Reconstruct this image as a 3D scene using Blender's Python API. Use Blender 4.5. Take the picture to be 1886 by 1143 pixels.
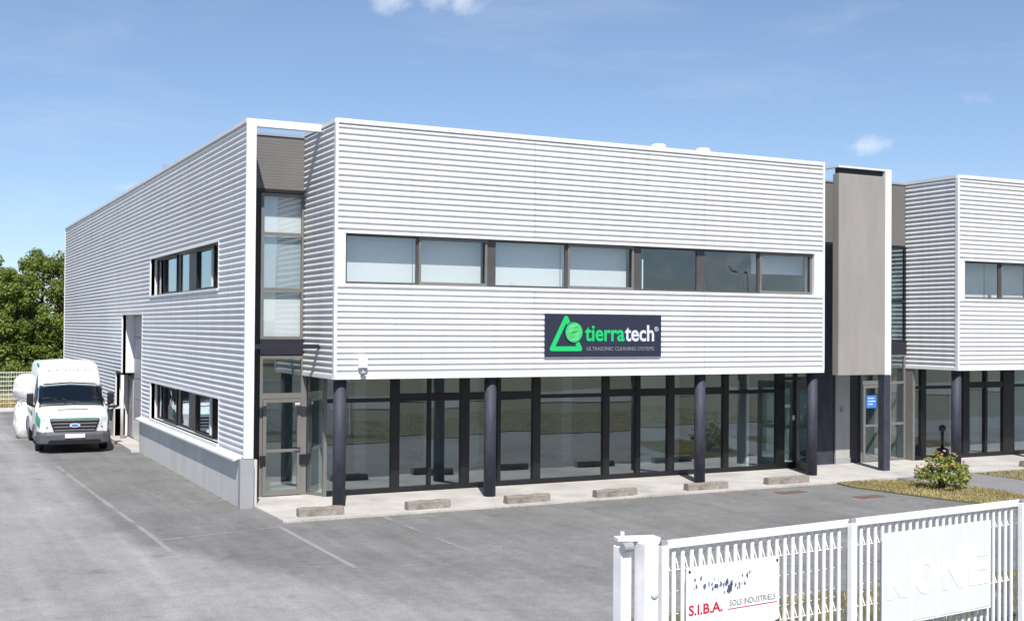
import bpy, math, random
from mathutils import Vector, Matrix, noise
random.seed(7)
S = bpy.context.scene
for o in list(bpy.data.objects): bpy.data.objects.remove(o)
COL = S.collection

# ------------------------------------------------------------------ camera
CAM = Vector((-5.977, -23.126, 3.6))
R_ = Vector((0.88973, -0.45644, 0.00723)); U_ = Vector((-0.01301, -0.00953, 0.99987)); F_ = Vector((0.45631, 0.88970, 0.01442))
cd = bpy.data.cameras.new('camera'); cd.lens = 41.504; cd.sensor_width = 36; cd.sensor_fit = 'HORIZONTAL'
cd.clip_start = 0.1; cd.clip_end = 3000
cam = bpy.data.objects.new('camera', cd); COL.objects.link(cam)
m = Matrix.Identity(4)
for i in range(3):
    m[i][0] = R_[i]; m[i][1] = U_[i]; m[i][2] = -F_[i]; m[i][3] = CAM[i]
cam.matrix_world = m
S.camera = cam

# ------------------------------------------------------------------ light
SUN_TO = Vector((-0.37, -1.0, 1.32)).normalized()        # towards the sun
W = bpy.data.worlds.new('World'); S.world = W; W.use_nodes = True
wn = W.node_tree; wn.nodes.clear()
sky = wn.nodes.new('ShaderNodeTexSky'); sky.sky_type = 'NISHITA'; sky.sun_disc = False
sky.sun_elevation = math.asin(SUN_TO.z); sky.sun_rotation = math.atan2(SUN_TO.x, SUN_TO.y)
sky.air_density = 0.7; sky.dust_density = 0.5; sky.ozone_density = 5.0; sky.altitude = 60
bg = wn.nodes.new('ShaderNodeBackground'); bg.inputs[1].default_value = 0.14
wo = wn.nodes.new('ShaderNodeOutputWorld')
# thin broken clouds, the same all round the sky, plus a few small cumulus puffs
tc = wn.nodes.new('ShaderNodeTexCoord')
def wmath(op, a, b=None, c=None, clamp=False):
    n = wn.nodes.new('ShaderNodeMath'); n.operation = op; n.use_clamp = clamp
    for i, v in enumerate((a, b, c)):
        if v is None: continue
        if isinstance(v, (int, float)): n.inputs[i].default_value = v
        else: wn.links.new(v, n.inputs[i])
    return n.outputs[0]
mp = wn.nodes.new('ShaderNodeMapping'); mp.inputs['Scale'].default_value = (2.2, 2.2, 9.0)
wn.links.new(tc.outputs['Generated'], mp.inputs[0])
n1 = wn.nodes.new('ShaderNodeTexNoise'); n1.inputs['Scale'].default_value = 2.3; n1.inputs['Detail'].default_value = 9; n1.inputs['Roughness'].default_value = 0.62
n1.inputs['Distortion'].default_value = 0.35
wn.links.new(mp.outputs[0], n1.inputs['Vector'])
wisp = wmath('MULTIPLY', wmath('MULTIPLY_ADD', n1.outputs[0], 4.0, -2.05, True), 0.11)
def direction(px, py):
    d = F_ * (41.504/36*1886) + R_ * (px-943) - U_ * (py-571.5)
    return d.normalized()
n2 = wn.nodes.new('ShaderNodeTexNoise'); n2.inputs['Scale'].default_value = 26; n2.inputs['Detail'].default_value = 7; n2.inputs['Roughness'].default_value = 0.6
wn.links.new(tc.outputs['Generated'], n2.inputs['Vector'])
puffs = None
back = Matrix.Diagonal((1, -1, 1))
def puff(d, rx, rz, amt):
    global puffs
    mm = wn.nodes.new('ShaderNodeVectorMath'); mm.operation = 'SUBTRACT'
    wn.links.new(tc.outputs['Generated'], mm.inputs[0]); mm.inputs[1].default_value = d
    m2 = wn.nodes.new('ShaderNodeVectorMath'); m2.operation = 'MULTIPLY'; m2.inputs[1].default_value = (1/rx, 1/rx, 1/rz)
    wn.links.new(mm.outputs[0], m2.inputs[0])
    ln = wn.nodes.new('ShaderNodeVectorMath'); ln.operation = 'LENGTH'; wn.links.new(m2.outputs[0], ln.inputs[0])
    f = wmath('SUBTRACT', 1.0, ln.outputs['Value'], clamp=True)
    f = wmath('MULTIPLY', wmath('ADD', f, wmath('MULTIPLY_ADD', n2.outputs[0], 3.2, -1.95)), wmath('MULTIPLY', f, 4.0, clamp=True), clamp=True)
    f = wmath('MULTIPLY', f, amt, clamp=True)
    puffs = f if puffs is None else wmath('MAXIMUM', puffs, f)
puff(direction(800, -6), 0.080, 0.022, 0.55)
puff(direction(1590, 268), 0.034, 0.011, 0.55)
puff(direction(1780, 182), 0.030, 0.012, 0.22)
puff(direction(240, 345), 0.03, 0.008, 0.25)
for px, py, rx, rz in ((1215, 500, .035, .02), (1360, 505, .07, .024), (1455, 500, .06, .02), (1880, 515, .05, .02), (1120, 505, .05, .02)):
    d = direction(px, py); d.y *= -1
    puff(d, rx, rz, 0.9)
cl = wmath('MAXIMUM', wisp, puffs)
mx = wn.nodes.new('ShaderNodeMixRGB'); mx.inputs[2].default_value = (5.3, 5.4, 5.6, 1)
hs = wn.nodes.new('ShaderNodeGamma'); hs.inputs['Gamma'].default_value = 0.8   # softer step from zenith to horizon
wn.links.new(sky.outputs[0], hs.inputs['Color'])
wn.links.new(cl, mx.inputs[0]); wn.links.new(hs.outputs[0], mx.inputs[1])
wn.links.new(mx.outputs[0], bg.inputs[0]); wn.links.new(bg.outputs[0], wo.inputs[0])

sd = bpy.data.lights.new('sun', 'SUN'); sd.energy = 4.4; sd.angle = math.radians(0.53); sd.color = (1, 0.965, 0.91)
so = bpy.data.objects.new('sun', sd); COL.objects.link(so)
so.rotation_euler = (-SUN_TO).to_track_quat('-Z', 'Y').to_euler(); so.location = (-20, -40, 50)
vs = S.view_settings; vs.view_transform = 'Standard'; vs.look = 'None'; vs.gamma = 1; vs.use_curve_mapping = False
vs.exposure = 0.6

# ------------------------------------------------------------------ helpers
def settle(o, amt):
    """panes are never perfectly coplanar: turn one by a fraction of a degree about its own centre"""
    c = sum((v.co for v in o.data.vertices), Vector())/len(o.data.vertices)
    r = Matrix.Rotation(math.radians(random.uniform(-amt, amt)), 3, 'X') @ Matrix.Rotation(math.radians(random.uniform(-amt, amt)), 3, 'Z')
    for v in o.data.vertices: v.co = c+r @ (v.co-c)
    return o
class MB:
    def __init__(s): s.v = []; s.f = []; s.sm = []
    def box(s, x0, x1, y0, y1, z0, z1):
        n = len(s.v)
        s.v += [(x, y, z) for z in (z0, z1) for y in (y0, y1) for x in (x0, x1)]
        s.f += [tuple(n+i for i in q) for q in ((0,2,3,1),(4,5,7,6),(0,1,5,4),(2,6,7,3),(0,4,6,2),(1,3,7,5))]
        return s
    def poly(s, pts):
        n = len(s.v); s.v += [tuple(p) for p in pts]; s.f.append(tuple(range(n, n+len(pts)))); return s
    def prism(s, pts, d):
        """polygon pts (3D, one plane) extruded by vector d"""
        n = len(s.v); k = len(pts); d = Vector(d)
        s.v += [tuple(Vector(p)) for p in pts] + [tuple(Vector(p)+d) for p in pts]
        s.f.append(tuple(range(n, n+k))); s.f.append(tuple(reversed(range(n+k, n+2*k))))
        for i in range(k):
            j = (i+1) % k; s.f.append((n+i, n+k+i, n+k+j, n+j))
        return s
    def tube(s, pts, rad, seg=8, cap=True):
        n0 = len(s.v); pts = [Vector(p) for p in pts]; k = len(pts)
        rr = rad if isinstance(rad, (list, tuple)) else [rad]*k
        for i, p in enumerate(pts):
            t = (pts[min(i+1, k-1)]-pts[max(i-1, 0)]).normalized()
            a = t.orthogonal().normalized() if abs(t.z) < 0.99 else Vector((1, 0, 0)); a = (a - t*a.dot(t)).normalized(); b = t.cross(a)
            for j in range(seg):
                w = 2*math.pi*j/seg; q = p+(a*math.cos(w)+b*math.sin(w))*rr[i]; s.v.append(tuple(q))
        for i in range(k-1):
            for j in range(seg):
                j2 = (j+1) % seg
                s.f.append((n0+i*seg+j, n0+i*seg+j2, n0+(i+1)*seg+j2, n0+(i+1)*seg+j))
        if cap:
            s.f.append(tuple(reversed(range(n0, n0+seg)))); s.f.append(tuple(range(n0+(k-1)*seg, n0+k*seg)))
        return s
    def lathe(s, prof, c=(0, 0, 0), seg=20):
        n0 = len(s.v)
        for r, z in prof:
            for j in range(seg):
                w = 2*math.pi*j/seg; s.v.append((c[0]+r*math.cos(w), c[1]+r*math.sin(w), c[2]+z))
        for i in range(len(prof)-1):
            for j in range(seg):
                j2 = (j+1) % seg; s.f.append((n0+i*seg+j, n0+i*seg+j2, n0+(i+1)*seg+j2, n0+(i+1)*seg+j))
        s.f.append(tuple(reversed(range(n0, n0+seg)))); k = len(prof)
        s.f.append(tuple(range(n0+(k-1)*seg, n0+k*seg)))
        return s
    def mesh(s, name, smooth=False):
        me = bpy.data.meshes.new(name); me.from_pydata(s.v, [], s.f); me.update()
        if smooth: me.polygons.foreach_set('use_smooth', [True]*len(me.polygons))
        return me
    def build(s, name, mat, parent=None, smooth=False, bevel=0, **k):
        o = bpy.data.objects.new(name, s.mesh(name, smooth)); COL.objects.link(o)
        o.data.materials.append(mat)
        if parent: o.parent = parent
        if bevel:
            b = o.modifiers.new('bevel', 'BEVEL'); b.width = bevel; b.segments = 2; b.limit_method = 'ANGLE'
        return tag(o, **k)
def tag(o, label=None, cat=None, group=None, kind=None):
    if label: o['label'] = label
    if cat: o['category'] = cat
    if group: o['group'] = group
    if kind: o['kind'] = kind
    return o
def empty(name, loc, rz=0, **k):
    o = bpy.data.objects.new(name, None); COL.objects.link(o); o.location = loc; o.rotation_euler = (0, 0, rz); o.empty_display_size = 0.2
    return tag(o, **k)
def share(name, me, parent=None, loc=(0, 0, 0)):
    o = bpy.data.objects.new(name, me); COL.objects.link(o); o.parent = parent; o.location = loc; return o

# ------------------------------------------------------------------ materials
def newmat(name):
    M = bpy.data.materials.new(name); M.use_nodes = True; nt = M.node_tree
    return M, nt, nt.nodes['Principled BSDF']
def N(nt, t, **k):
    n = nt.nodes.new(t)
    for a, b in k.items():
        if a.startswith('_'): setattr(n, a[1:], b)
        else: n.inputs[a.replace('-', ' ')].default_value = b
    return n
def surf(name, col, rough=0.5, var=0.12, scale=2.0, stretch=(1, 1, 1), fine=0.0, fscale=60, bump=0.0, metal=0.0, col2=None, thr=(0.35, 0.7), spec=0.5):
    """base colour broken up by large soft noise, fine grain and a little bump, in object space"""
    M, nt, P = newmat(name); L = nt.links.new
    co = N(nt, 'ShaderNodeTexCoord'); mp = N(nt, 'ShaderNodeMapping'); mp.inputs['Scale'].default_value = stretch
    L(co.outputs['Object'], mp.inputs[0])
    a = N(nt, 'ShaderNodeTexNoise', Scale=scale, Detail=6.0, Roughness=0.6); L(mp.outputs[0], a.inputs['Vector'])
    ra = N(nt, 'ShaderNodeValToRGB'); ra.color_ramp.elements[0].position = thr[0]; ra.color_ramp.elements[1].position = thr[1]
    c2 = col2 or tuple(c*(1-var) for c in col)
    ra.color_ramp.elements[0].color = (*c2, 1); ra.color_ramp.elements[1].color = (*col, 1)
    L(a.outputs[0], ra.inputs[0]); out = ra.outputs[0]
    b = N(nt, 'ShaderNodeTexNoise', Scale=fscale, Detail=3.0); L(co.outputs['Object'], b.inputs['Vector'])
    if fine:
        mr = N(nt, 'ShaderNodeMapRange'); mr.inputs[1].default_value = 0.3; mr.inputs[2].default_value = 0.7; mr.inputs[3].default_value = 1-fine; mr.inputs[4].default_value = 1+fine
        L(b.outputs[0], mr.inputs[0])
        mu = N(nt, 'ShaderNodeMixRGB', _blend_type='MULTIPLY'); mu.inputs[0].default_value = 1
        L(out, mu.inputs[1]); L(mr.outputs[0], mu.inputs[2]); out = mu.outputs[0]
    L(out, P.inputs['Base Color']); P.inputs['Roughness'].default_value = rough; P.inputs['Metallic'].default_value = metal
    P.inputs['Specular IOR Level'].default_value = spec
    if bump:
        bp = N(nt, 'ShaderNodeBump', Strength=bump, Distance=0.01); L(b.outputs[0], bp.inputs['Height']); L(bp.outputs[0], P.inputs['Normal'])
    return M
M = {}
def clad_mat():
    w = surf('white_coated_steel', (0.69, 0.69, 0.70), 0.45, 0.07, 0.55, (0.5, 0.5, 2.5), 0.02, 30); nt = w.node_tree; L = nt.links.new; P = nt.nodes['Principled BSDF']
    src = P.inputs['Base Color'].links[0].from_socket
    co = N(nt, 'ShaderNodeTexCoord'); mp = N(nt, 'ShaderNodeMapping'); mp.inputs['Scale'].default_value = (5, 5, .18); L(co.outputs['Object'], mp.inputs[0])
    a = N(nt, 'ShaderNodeTexNoise', Scale=1.0, Detail=6.0, Roughness=.7); L(mp.outputs[0], a.inputs['Vector'])
    r = N(nt, 'ShaderNodeMapRange'); r.inputs[1].default_value = .3; r.inputs[2].default_value = .55; r.inputs[3].default_value = .87; r.inputs[4].default_value = 1.0; L(a.outputs[0], r.inputs[0])
    oi = N(nt, 'ShaderNodeObjectInfo'); r2 = N(nt, 'ShaderNodeMapRange'); r2.inputs[3].default_value = .95; r2.inputs[4].default_value = 1.03; L(oi.outputs['Random'], r2.inputs[0])
    m1 = N(nt, 'ShaderNodeMath', _operation='MULTIPLY'); L(r.outputs[0], m1.inputs[0]); L(r2.outputs[0], m1.inputs[1])
    mu = N(nt, 'ShaderNodeMixRGB', _blend_type='MULTIPLY'); mu.inputs[0].default_value = 1; L(src, mu.inputs[1]); L(m1.outputs[0], mu.inputs[2]); L(mu.outputs[0], P.inputs['Base Color'])
    return w
M['white'] = clad_mat()
M['white_trim'] = surf('white_trim', (0.72, 0.72, 0.725), 0.4, 0.08, 1.5, fine=0.02)
M['liner'] = surf('wall_liner', (0.55, 0.55, 0.54), 0.8, 0.1, 1.0)
M['inner_wall'] = surf('inner_wall', (0.60, 0.62, 0.61), 0.9, 0.12, 0.8)
M['inner_floor'] = surf('inner_floor', (0.46, 0.49, 0.49), 0.35, 0.15, 1.2)
M['inner_ceiling'] = surf('inner_ceiling', (0.5, 0.5, 0.5), 0.9, 0.06, 1.2)
M['dark_frame'] = surf('dark_bronze_aluminium', (0.010, 0.009, 0.010), 0.42, 0.2, 3)
M['soffit'] = surf('dark_soffit', (0.06, 0.06, 0.065), 0.6, 0.2, 1)
M['frame_grey'] = surf('mid_grey_aluminium', (0.075, 0.07, 0.07), 0.45, 0.12, 4)
M['alu'] = surf('grey_beige_aluminium', (0.17, 0.16, 0.152), 0.42, 0.1, 4)
M['taupe'] = surf('taupe_ribbed_panel', (0.15, 0.143, 0.137), 0.55, 0.1, 1.5, fine=0.05)
M['column'] = surf('dark_blue_painted_steel', (0.040, 0.043, 0.064), 0.7, 0.0, 5, (1, 1, 0.35), 0.22, 40, col2=(0.018, 0.019, 0.030), thr=(0.3, 0.62))
M['navy'] = surf('navy_steel', (0.018, 0.018, 0.03), 0.5, 0.25, 3)
M['concrete'] = surf('cast_concrete', (0.40, 0.385, 0.36), 0.9, 0.2, 1.3, (1, 1, 0.35), 0.06, 50, 0.25)
M['plinth'] = surf('pale_plinth', (0.58, 0.57, 0.55), 0.9, 0.16, 1.3, (1, 1, 0.35), 0.05, 50, 0.2)
M['slab'] = surf('brown_grey_concrete', (0.30, 0.278, 0.258), 0.9, 0.16, 1.2, (1.6, 1.6, 0.4), 0.07, 70, 0.3)
M['stop'] = surf('weathered_concrete', (0.27, 0.24, 0.205), 0.95, 0.45, 6, fine=0.25, fscale=45, bump=0.8)
M['light_grey'] = surf('light_grey_metal', (0.31, 0.31, 0.325), 0.45, 0.1, 2)
M['sign_navy'] = surf('sign_navy', (0.022, 0.026, 0.048), 0.4, 0.1, 1)
M['green'] = surf('sign_green', (0.012, 0.50, 0.14), 0.4, 0.05, 3)
M['green_light'] = surf('sign_green_light', (0.20, 0.62, 0.22), 0.4, 0.05, 3)
M['lilac'] = surf('sign_pale', (0.60, 0.60, 0.72), 0.4, 0.04, 3)
M['text_grey'] = surf('sign_grey', (0.20, 0.20, 0.23), 0.5, 0.05, 3)
M['fence'] = surf('fence_white', (0.80, 0.80, 0.81), 0.45, 0.12, 5, fine=0.04)
M['panel_white'] = surf('panel_white', (0.86, 0.86, 0.86), 0.5, 0.05, 2, fine=0.015)
M['panel_pale'] = surf('panel_pale_blue', (0.665, 0.68, 0.705), 0.45, 0.05, 1.2)
M['red'] = surf('letter_red', (0.55, 0.02, 0.05), 0.5, 0.2, 8)
M['ink'] = surf('letter_ink', (0.10, 0.10, 0.12), 0.5, 0.3, 14)
M['flake'] = surf('flaked_blue', (0.16, 0.20, 0.29), 0.6, 0.4, 20)
M['blue'] = surf('notice_blue', (0.045, 0.20, 0.62), 0.4, 0.08, 6)
M['black'] = surf('black_plastic', (0.012, 0.012, 0.014), 0.45, 0.2, 4)
M['rust'] = surf('rusty_iron', (0.17, 0.095, 0.075), 0.85, 0.4, 10, fine=0.2)
M['bark'] = surf('bark', (0.07, 0.055, 0.04), 0.95, 0.4, 6)
M['bag'] = surf('woven_sack', (0.74, 0.73, 0.73), 0.7, 0.25, 3.5, fine=0.05, bump=0.3)
M['van_white'] = surf('van_white', (0.80, 0.81, 0.81), 0.25, 0.05, 1)
M['van_green'] = surf('van_green', (0.0, 0.25, 0.14), 0.3, 0.1, 2)
M['van_grey'] = surf('bumper_grey', (0.085, 0.085, 0.10), 0.55, 0.12, 3)
M['rubber'] = surf('rubber', (0.014, 0.014, 0.015), 0.8, 0.3, 8)
M['rim'] = surf('rim_steel', (0.28, 0.28, 0.29), 0.35, 0.1, 3, metal=0.6)
M['lamp_glass'] = surf('headlight', (0.62, 0.62, 0.66), 0.12, 0.25, 9)
M['chrome'] = surf('grille_bar', (0.14, 0.145, 0.16), 0.35, 0.1, 5, metal=0.2)
M['kerb'] = surf('kerb_stone', (0.55, 0.54, 0.52), 0.9, 0.2, 2, fine=0.08)
M['door_grey'] = surf('door_grey_panel', (0.36, 0.36, 0.40), 0.5, 0.12, 1.2)
M['flower'] = surf('petal', (0.60, 0.09, 0.06), 0.6, 0.4, 30, col2=(0.66, 0.25, 0.22))
M['roof'] = surf('roof_membrane', (0.35, 0.35, 0.35), 0.9, 0.1, 1)
M['vent'] = surf('pale_roof_cowl', (0.62, 0.58, 0.57), 0.6, 0.1, 3)
M['skirting'] = surf('partition', (0.72, 0.75, 0.74), 0.8, 0.1, 2)

def glass(name, tint, refl, wav=0.012, wscale=1.1):
    g, nt, P = newmat(name); L = nt.links.new; nt.nodes.remove(P); out = nt.nodes['Material Output']
    co = N(nt, 'ShaderNodeTexCoord'); nz = N(nt, 'ShaderNodeTexNoise', Scale=wscale, Detail=1.0); L(co.outputs['Object'], nz.inputs['Vector'])
    bp = N(nt, 'ShaderNodeBump', Strength=1.0, Distance=wav); L(nz.outputs[0], bp.inputs['Height'])
    gl = N(nt, 'ShaderNodeBsdfGlossy'); gl.inputs['Roughness'].default_value = 0.0; gl.inputs['Color'].default_value = (0.90, 0.97, 1, 1); L(bp.outputs[0], gl.inputs['Normal'])
    tr = N(nt, 'ShaderNodeBsdfTransparent'); tr.inputs[0].default_value = (*tint, 1)
    fr = N(nt, 'ShaderNodeFresnel')
    ge = N(nt, 'ShaderNodeNewGeometry'); ir = N(nt, 'ShaderNodeMapRange'); ir.inputs[3].default_value = 1.5; ir.inputs[4].default_value = 1/1.5   # same reflectance from both sides of the pane
    L(ge.outputs['Backfacing'], ir.inputs[0]); L(ir.outputs[0], fr.inputs['IOR'])
    ad = N(nt, 'ShaderNodeMath', _operation='ADD', _use_clamp=True); L(fr.outputs[0], ad.inputs[0]); ad.inputs[1].default_value = refl
    mx = N(nt, 'ShaderNodeMixShader'); L(ad.outputs[0], mx.inputs[0]); L(tr.outputs[0], mx.inputs[1]); L(gl.outputs[0], mx.inputs[2]); L(mx.outputs[0], out.inputs[0])
    return g
M['glass'] = glass('solar_glass', (0.95, 0.965, 0.97), 0.035)
M['glass_shop'] = glass('shopfront_glass', (0.85, 0.90, 0.90), 0.15, 0.005, 0.55)
M['glass_mirror'] = glass('coated_side_glass', (0.70, 0.80, 0.82), 0.17, 0.004)
M['van_glass'] = glass('windscreen_glass', (0.25, 0.32, 0.36), 0.05, 0.002)

def blind_mat():
    b, nt, P = newmat('roller_blind'); L = nt.links.new
    co = N(nt, 'ShaderNodeTexCoord'); w = N(nt, 'ShaderNodeTexWave', Scale=9.0, Distortion=0.4); w.bands_direction = 'X'; L(co.outputs['Object'], w.inputs['Vector'])
    r = N(nt, 'ShaderNodeMapRange'); r.inputs[3].default_value = 0.95; L(w.outputs[1], r.inputs[0])
    mu = N(nt, 'ShaderNodeMixRGB', _blend_type='MULTIPLY'); mu.inputs[0].default_value = 1; mu.inputs[1].default_value = (0.66, 0.685, 0.69, 1); L(r.outputs[0], mu.inputs[2])
    L(mu.outputs[0], P.inputs['Base Color']); P.inputs['Roughness'].default_value = 0.9
    return b
M['blind'] = blind_mat()

def asphalt_mat():
    a, nt, P = newmat('asphalt'); L = nt.links.new
    co = N(nt, 'ShaderNodeTexCoord')
    at = N(nt, 'ShaderNodeAttribute', _attribute_name='lane')
    big = N(nt, 'ShaderNodeTexNoise', Scale=0.45, Detail=8.0, Roughness=0.65); L(co.outputs['Object'], big.inputs['Vector'])
    mid = N(nt, 'ShaderNodeTexNoise', Scale=5.0, Detail=6.0, Roughness=0.7); L(co.outputs['Object'], mid.inputs['Vector'])
    fin = N(nt, 'ShaderNodeTexNoise', Scale=55.0, Detail=4.0, Roughness=0.8); L(co.outputs['Object'], fin.inputs['Vector'])
    vor = N(nt, 'ShaderNodeTexVoronoi', Scale=38.0); L(co.outputs['Object'], vor.inputs['Vector'])
    m1 = N(nt, 'ShaderNodeMixRGB'); m1.inputs[1].default_value = (0.172, 0.169, 0.166, 1); m1.inputs[2].default_value = (0.268, 0.264, 0.262, 1)
    e = N(nt, 'ShaderNodeMath', _operation='MULTIPLY_ADD', _use_clamp=True); L(mid.outputs[0], e.inputs[0]); e.inputs[1].default_value = 0.5
    e0 = N(nt, 'ShaderNodeMath', _operation='SUBTRACT'); L(at.outputs['Fac'], e0.inputs[0]); e0.inputs[1].default_value = 0.25; L(e0.outputs[0], e.inputs[2])
    L(e.outputs[0], m1.inputs[0])
    def mul(prev, src, lo, hi, a0=0.3, a1=0.7):
        r = N(nt, 'ShaderNodeMapRange'); r.inputs[1].default_value = a0; r.inputs[2].default_value = a1; r.inputs[3].default_value = lo; r.inputs[4].default_value = hi; L(src, r.inputs[0])
        mu = N(nt, 'ShaderNodeMixRGB', _blend_type='MULTIPLY'); mu.inputs[0].default_value = 1; L(prev, mu.inputs[1]); L(r.outputs[0], mu.inputs[2]); return mu.outputs[0]
    c = mul(m1.outputs[0], big.outputs[0], 0.80, 1.20)
    c = mul(c, mid.outputs[0], 0.90, 1.10)
    c = mul(c, fin.outputs[0], 0.58, 1.42)
    c = mul(c, vor.outputs['Distance'], 1.22, 0.90, 0.0, 0.5)
    oil = N(nt, 'ShaderNodeTexNoise', Scale=1.35, Detail=4.0, Roughness=0.55); L(co.outputs['Object'], oil.inputs['Vector'])
    c = mul(c, oil.outputs[0], 1.0, 0.72, 0.62, 0.74)
    # tyre-swept streaks along the drive
    mp = N(nt, 'ShaderNodeMapping'); mp.inputs['Scale'].default_value = (3.2, 0.14, 1); mp.inputs['Rotation'].default_value = (0, 0, 0.06); L(co.outputs['Object'], mp.inputs[0])
    st = N(nt, 'ShaderNodeTexNoise', Scale=1.0, Detail=5.0); L(mp.outputs[0], st.inputs['Vector'])
    c = mul(c, st.outputs[0], 0.90, 1.12)
    # hairline cracks
    dn = N(nt, 'ShaderNodeMixRGB'); dn.inputs[0].default_value = 0.12; L(co.outputs['Object'], dn.inputs[1]); L(mid.outputs['Color'], dn.inputs[2])
    vc = N(nt, 'ShaderNodeTexVoronoi', _feature='DISTANCE_TO_EDGE', Scale=0.33); L(dn.outputs[0], vc.inputs['Vector'])
    ck = N(nt, 'ShaderNodeMath', _operation='LESS_THAN'); L(vc.outputs['Distance'], ck.inputs[0]); ck.inputs[1].default_value = 0.003
    ckm = N(nt, 'ShaderNodeMath', _operation='MULTIPLY'); L(ck.outputs[0], ckm.inputs[0]); ckm.inputs[1].default_value = 0.16
    cm = N(nt, 'ShaderNodeMixRGB'); L(ckm.outputs[0], cm.inputs[0]); L(c, cm.inputs[1]); cm.inputs[2].default_value = (0.30, 0.29, 0.27, 1)
    L(cm.outputs[0], P.inputs['Base Color']); P.inputs['Roughness'].default_value = 0.92; P.inputs['Specular IOR Level'].default_value = 0.25
    bp = N(nt, 'ShaderNodeBump', Strength=0.5, Distance=0.008); L(fin.outputs[0], bp.inputs['Height']); L(bp.outputs[0], P.inputs['Normal'])
    return a
M['asphalt'] = asphalt_mat()
M['walk'] = surf('walkway_concrete', (0.47, 0.445, 0.415), 0.9, 0.0, 0.9, (1, 1, 1), 0.10, 45, 0.3, col2=(0.32, 0.305, 0.285), thr=(0.3, 0.6))
M['path'] = surf('path_asphalt', (0.22, 0.215, 0.22), 0.9, 0.2, 1.4, fine=0.2, fscale=50, bump=0.4)
M['earth'] = surf('dry_turf', (0.125, 0.108, 0.07), 0.95, 0.0, 0.8, fine=0.3, fscale=30, bump=0.6, col2=(0.085, 0.083, 0.045))
def paint_mat():
    p, nt, P = newmat('worn_line_paint'); L = nt.links.new; out = nt.nodes['Material Output']
    co = N(nt, 'ShaderNodeTexCoord'); n = N(nt, 'ShaderNodeTexNoise', Scale=14.0, Detail=8.0, Roughness=0.75); L(co.outputs['Object'], n.inputs['Vector'])
    n2 = N(nt, 'ShaderNodeTexNoise', Scale=1.1, Detail=3.0); L(co.outputs['Object'], n2.inputs['Vector'])
    at = N(nt, 'ShaderNodeAttribute', _attribute_name='wear')
    s = N(nt, 'ShaderNodeMath', _operation='ADD'); L(n.outputs[0], s.inputs[0]); L(n2.outputs[0], s.inputs[1])
    s2 = N(nt, 'ShaderNodeMath', _operation='SUBTRACT'); L(s.outputs[0], s2.inputs[0]); L(at.outputs['Fac'], s2.inputs[1])
    s3 = N(nt, 'ShaderNodeMath', _operation='MULTIPLY', _use_clamp=True); L(s2.outputs[0], s3.inputs[0]); s3.inputs[1].default_value = 5
    s4 = N(nt, 'ShaderNodeMath', _operation='MULTIPLY'); L(s3.outputs[0], s4.inputs[0]); s4.inputs[1].default_value = 0.58
    tr = N(nt, 'ShaderNodeBsdfTransparent'); P.inputs['Base Color'].default_value = (0.38, 0.375, 0.36, 1); P.inputs['Roughness'].default_value = 0.85
    mx = N(nt, 'ShaderNodeMixShader'); L(s4.outputs[0], mx.inputs[0]); L(tr.outputs[0], mx.inputs[1]); L(P.outputs[0], mx.inputs[2]); L(mx.outputs[0], out.inputs[0])
    return p
M['paint'] = paint_mat()
def leaf_mat(name, cols, tr=0.35):
    l, nt, P = newmat(name); L = nt.links.new; out = nt.nodes['Material Output']
    co = N(nt, 'ShaderNodeTexCoord'); n = N(nt, 'ShaderNodeTexNoise', Scale=0.55, Detail=3.0); L(co.outputs['Object'], n.inputs['Vector'])
    g = N(nt, 'ShaderNodeTexWhiteNoise'); 
    geo = N(nt, 'ShaderNodeNewGeometry')
    ad = N(nt, 'ShaderNodeMath', _operation='MULTIPLY_ADD'); L(geo.outputs['Random Per Island'], ad.inputs[0]); ad.inputs[1].default_value = 0.5
    sb = N(nt, 'ShaderNodeMath', _operation='SUBTRACT'); L(n.outputs[0], sb.inputs[0]); sb.inputs[1].default_value = 0.22; L(sb.outputs[0], ad.inputs[2])
    r = N(nt, 'ShaderNodeValToRGB'); r.color_ramp.elements[0].position = 0.2; r.color_ramp.elements[1].position = 0.85
    r.color_ramp.elements[0].color = (*cols[0], 1); r.color_ramp.elements[1].color = (*cols[1], 1); L(ad.outputs[0], r.inputs[0])
    L(r.outputs[0], P.inputs['Base Color']); P.inputs['Roughness'].default_value = 0.6; P.inputs['Specular IOR Level'].default_value = 0.3
    t = N(nt, 'ShaderNodeBsdfTranslucent'); L(r.outputs[0], t.inputs[0])
    mx = N(nt, 'ShaderNodeMixShader'); mx.inputs[0].default_value = tr; L(P.outputs[0], mx.inputs[1]); L(t.outputs[0], mx.inputs[2]); L(mx.outputs[0], out.inputs[0])
    return l
M['leaf'] = leaf_mat('leaves', ((0.10, 0.15, 0.025), (0.26, 0.33, 0.07)), 0.45)
M['leaf2'] = leaf_mat('leaves_olive', ((0.11, 0.15, 0.028), (0.30, 0.34, 0.08)), 0.45)
M['leaf_bush'] = leaf_mat('bush_leaves', ((0.13, 0.17, 0.03), (0.40, 0.42, 0.10)))
M['grass_dry'] = leaf_mat('dry_grass', ((0.24, 0.205, 0.07), (0.52, 0.42, 0.20)), 0.2)

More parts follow.
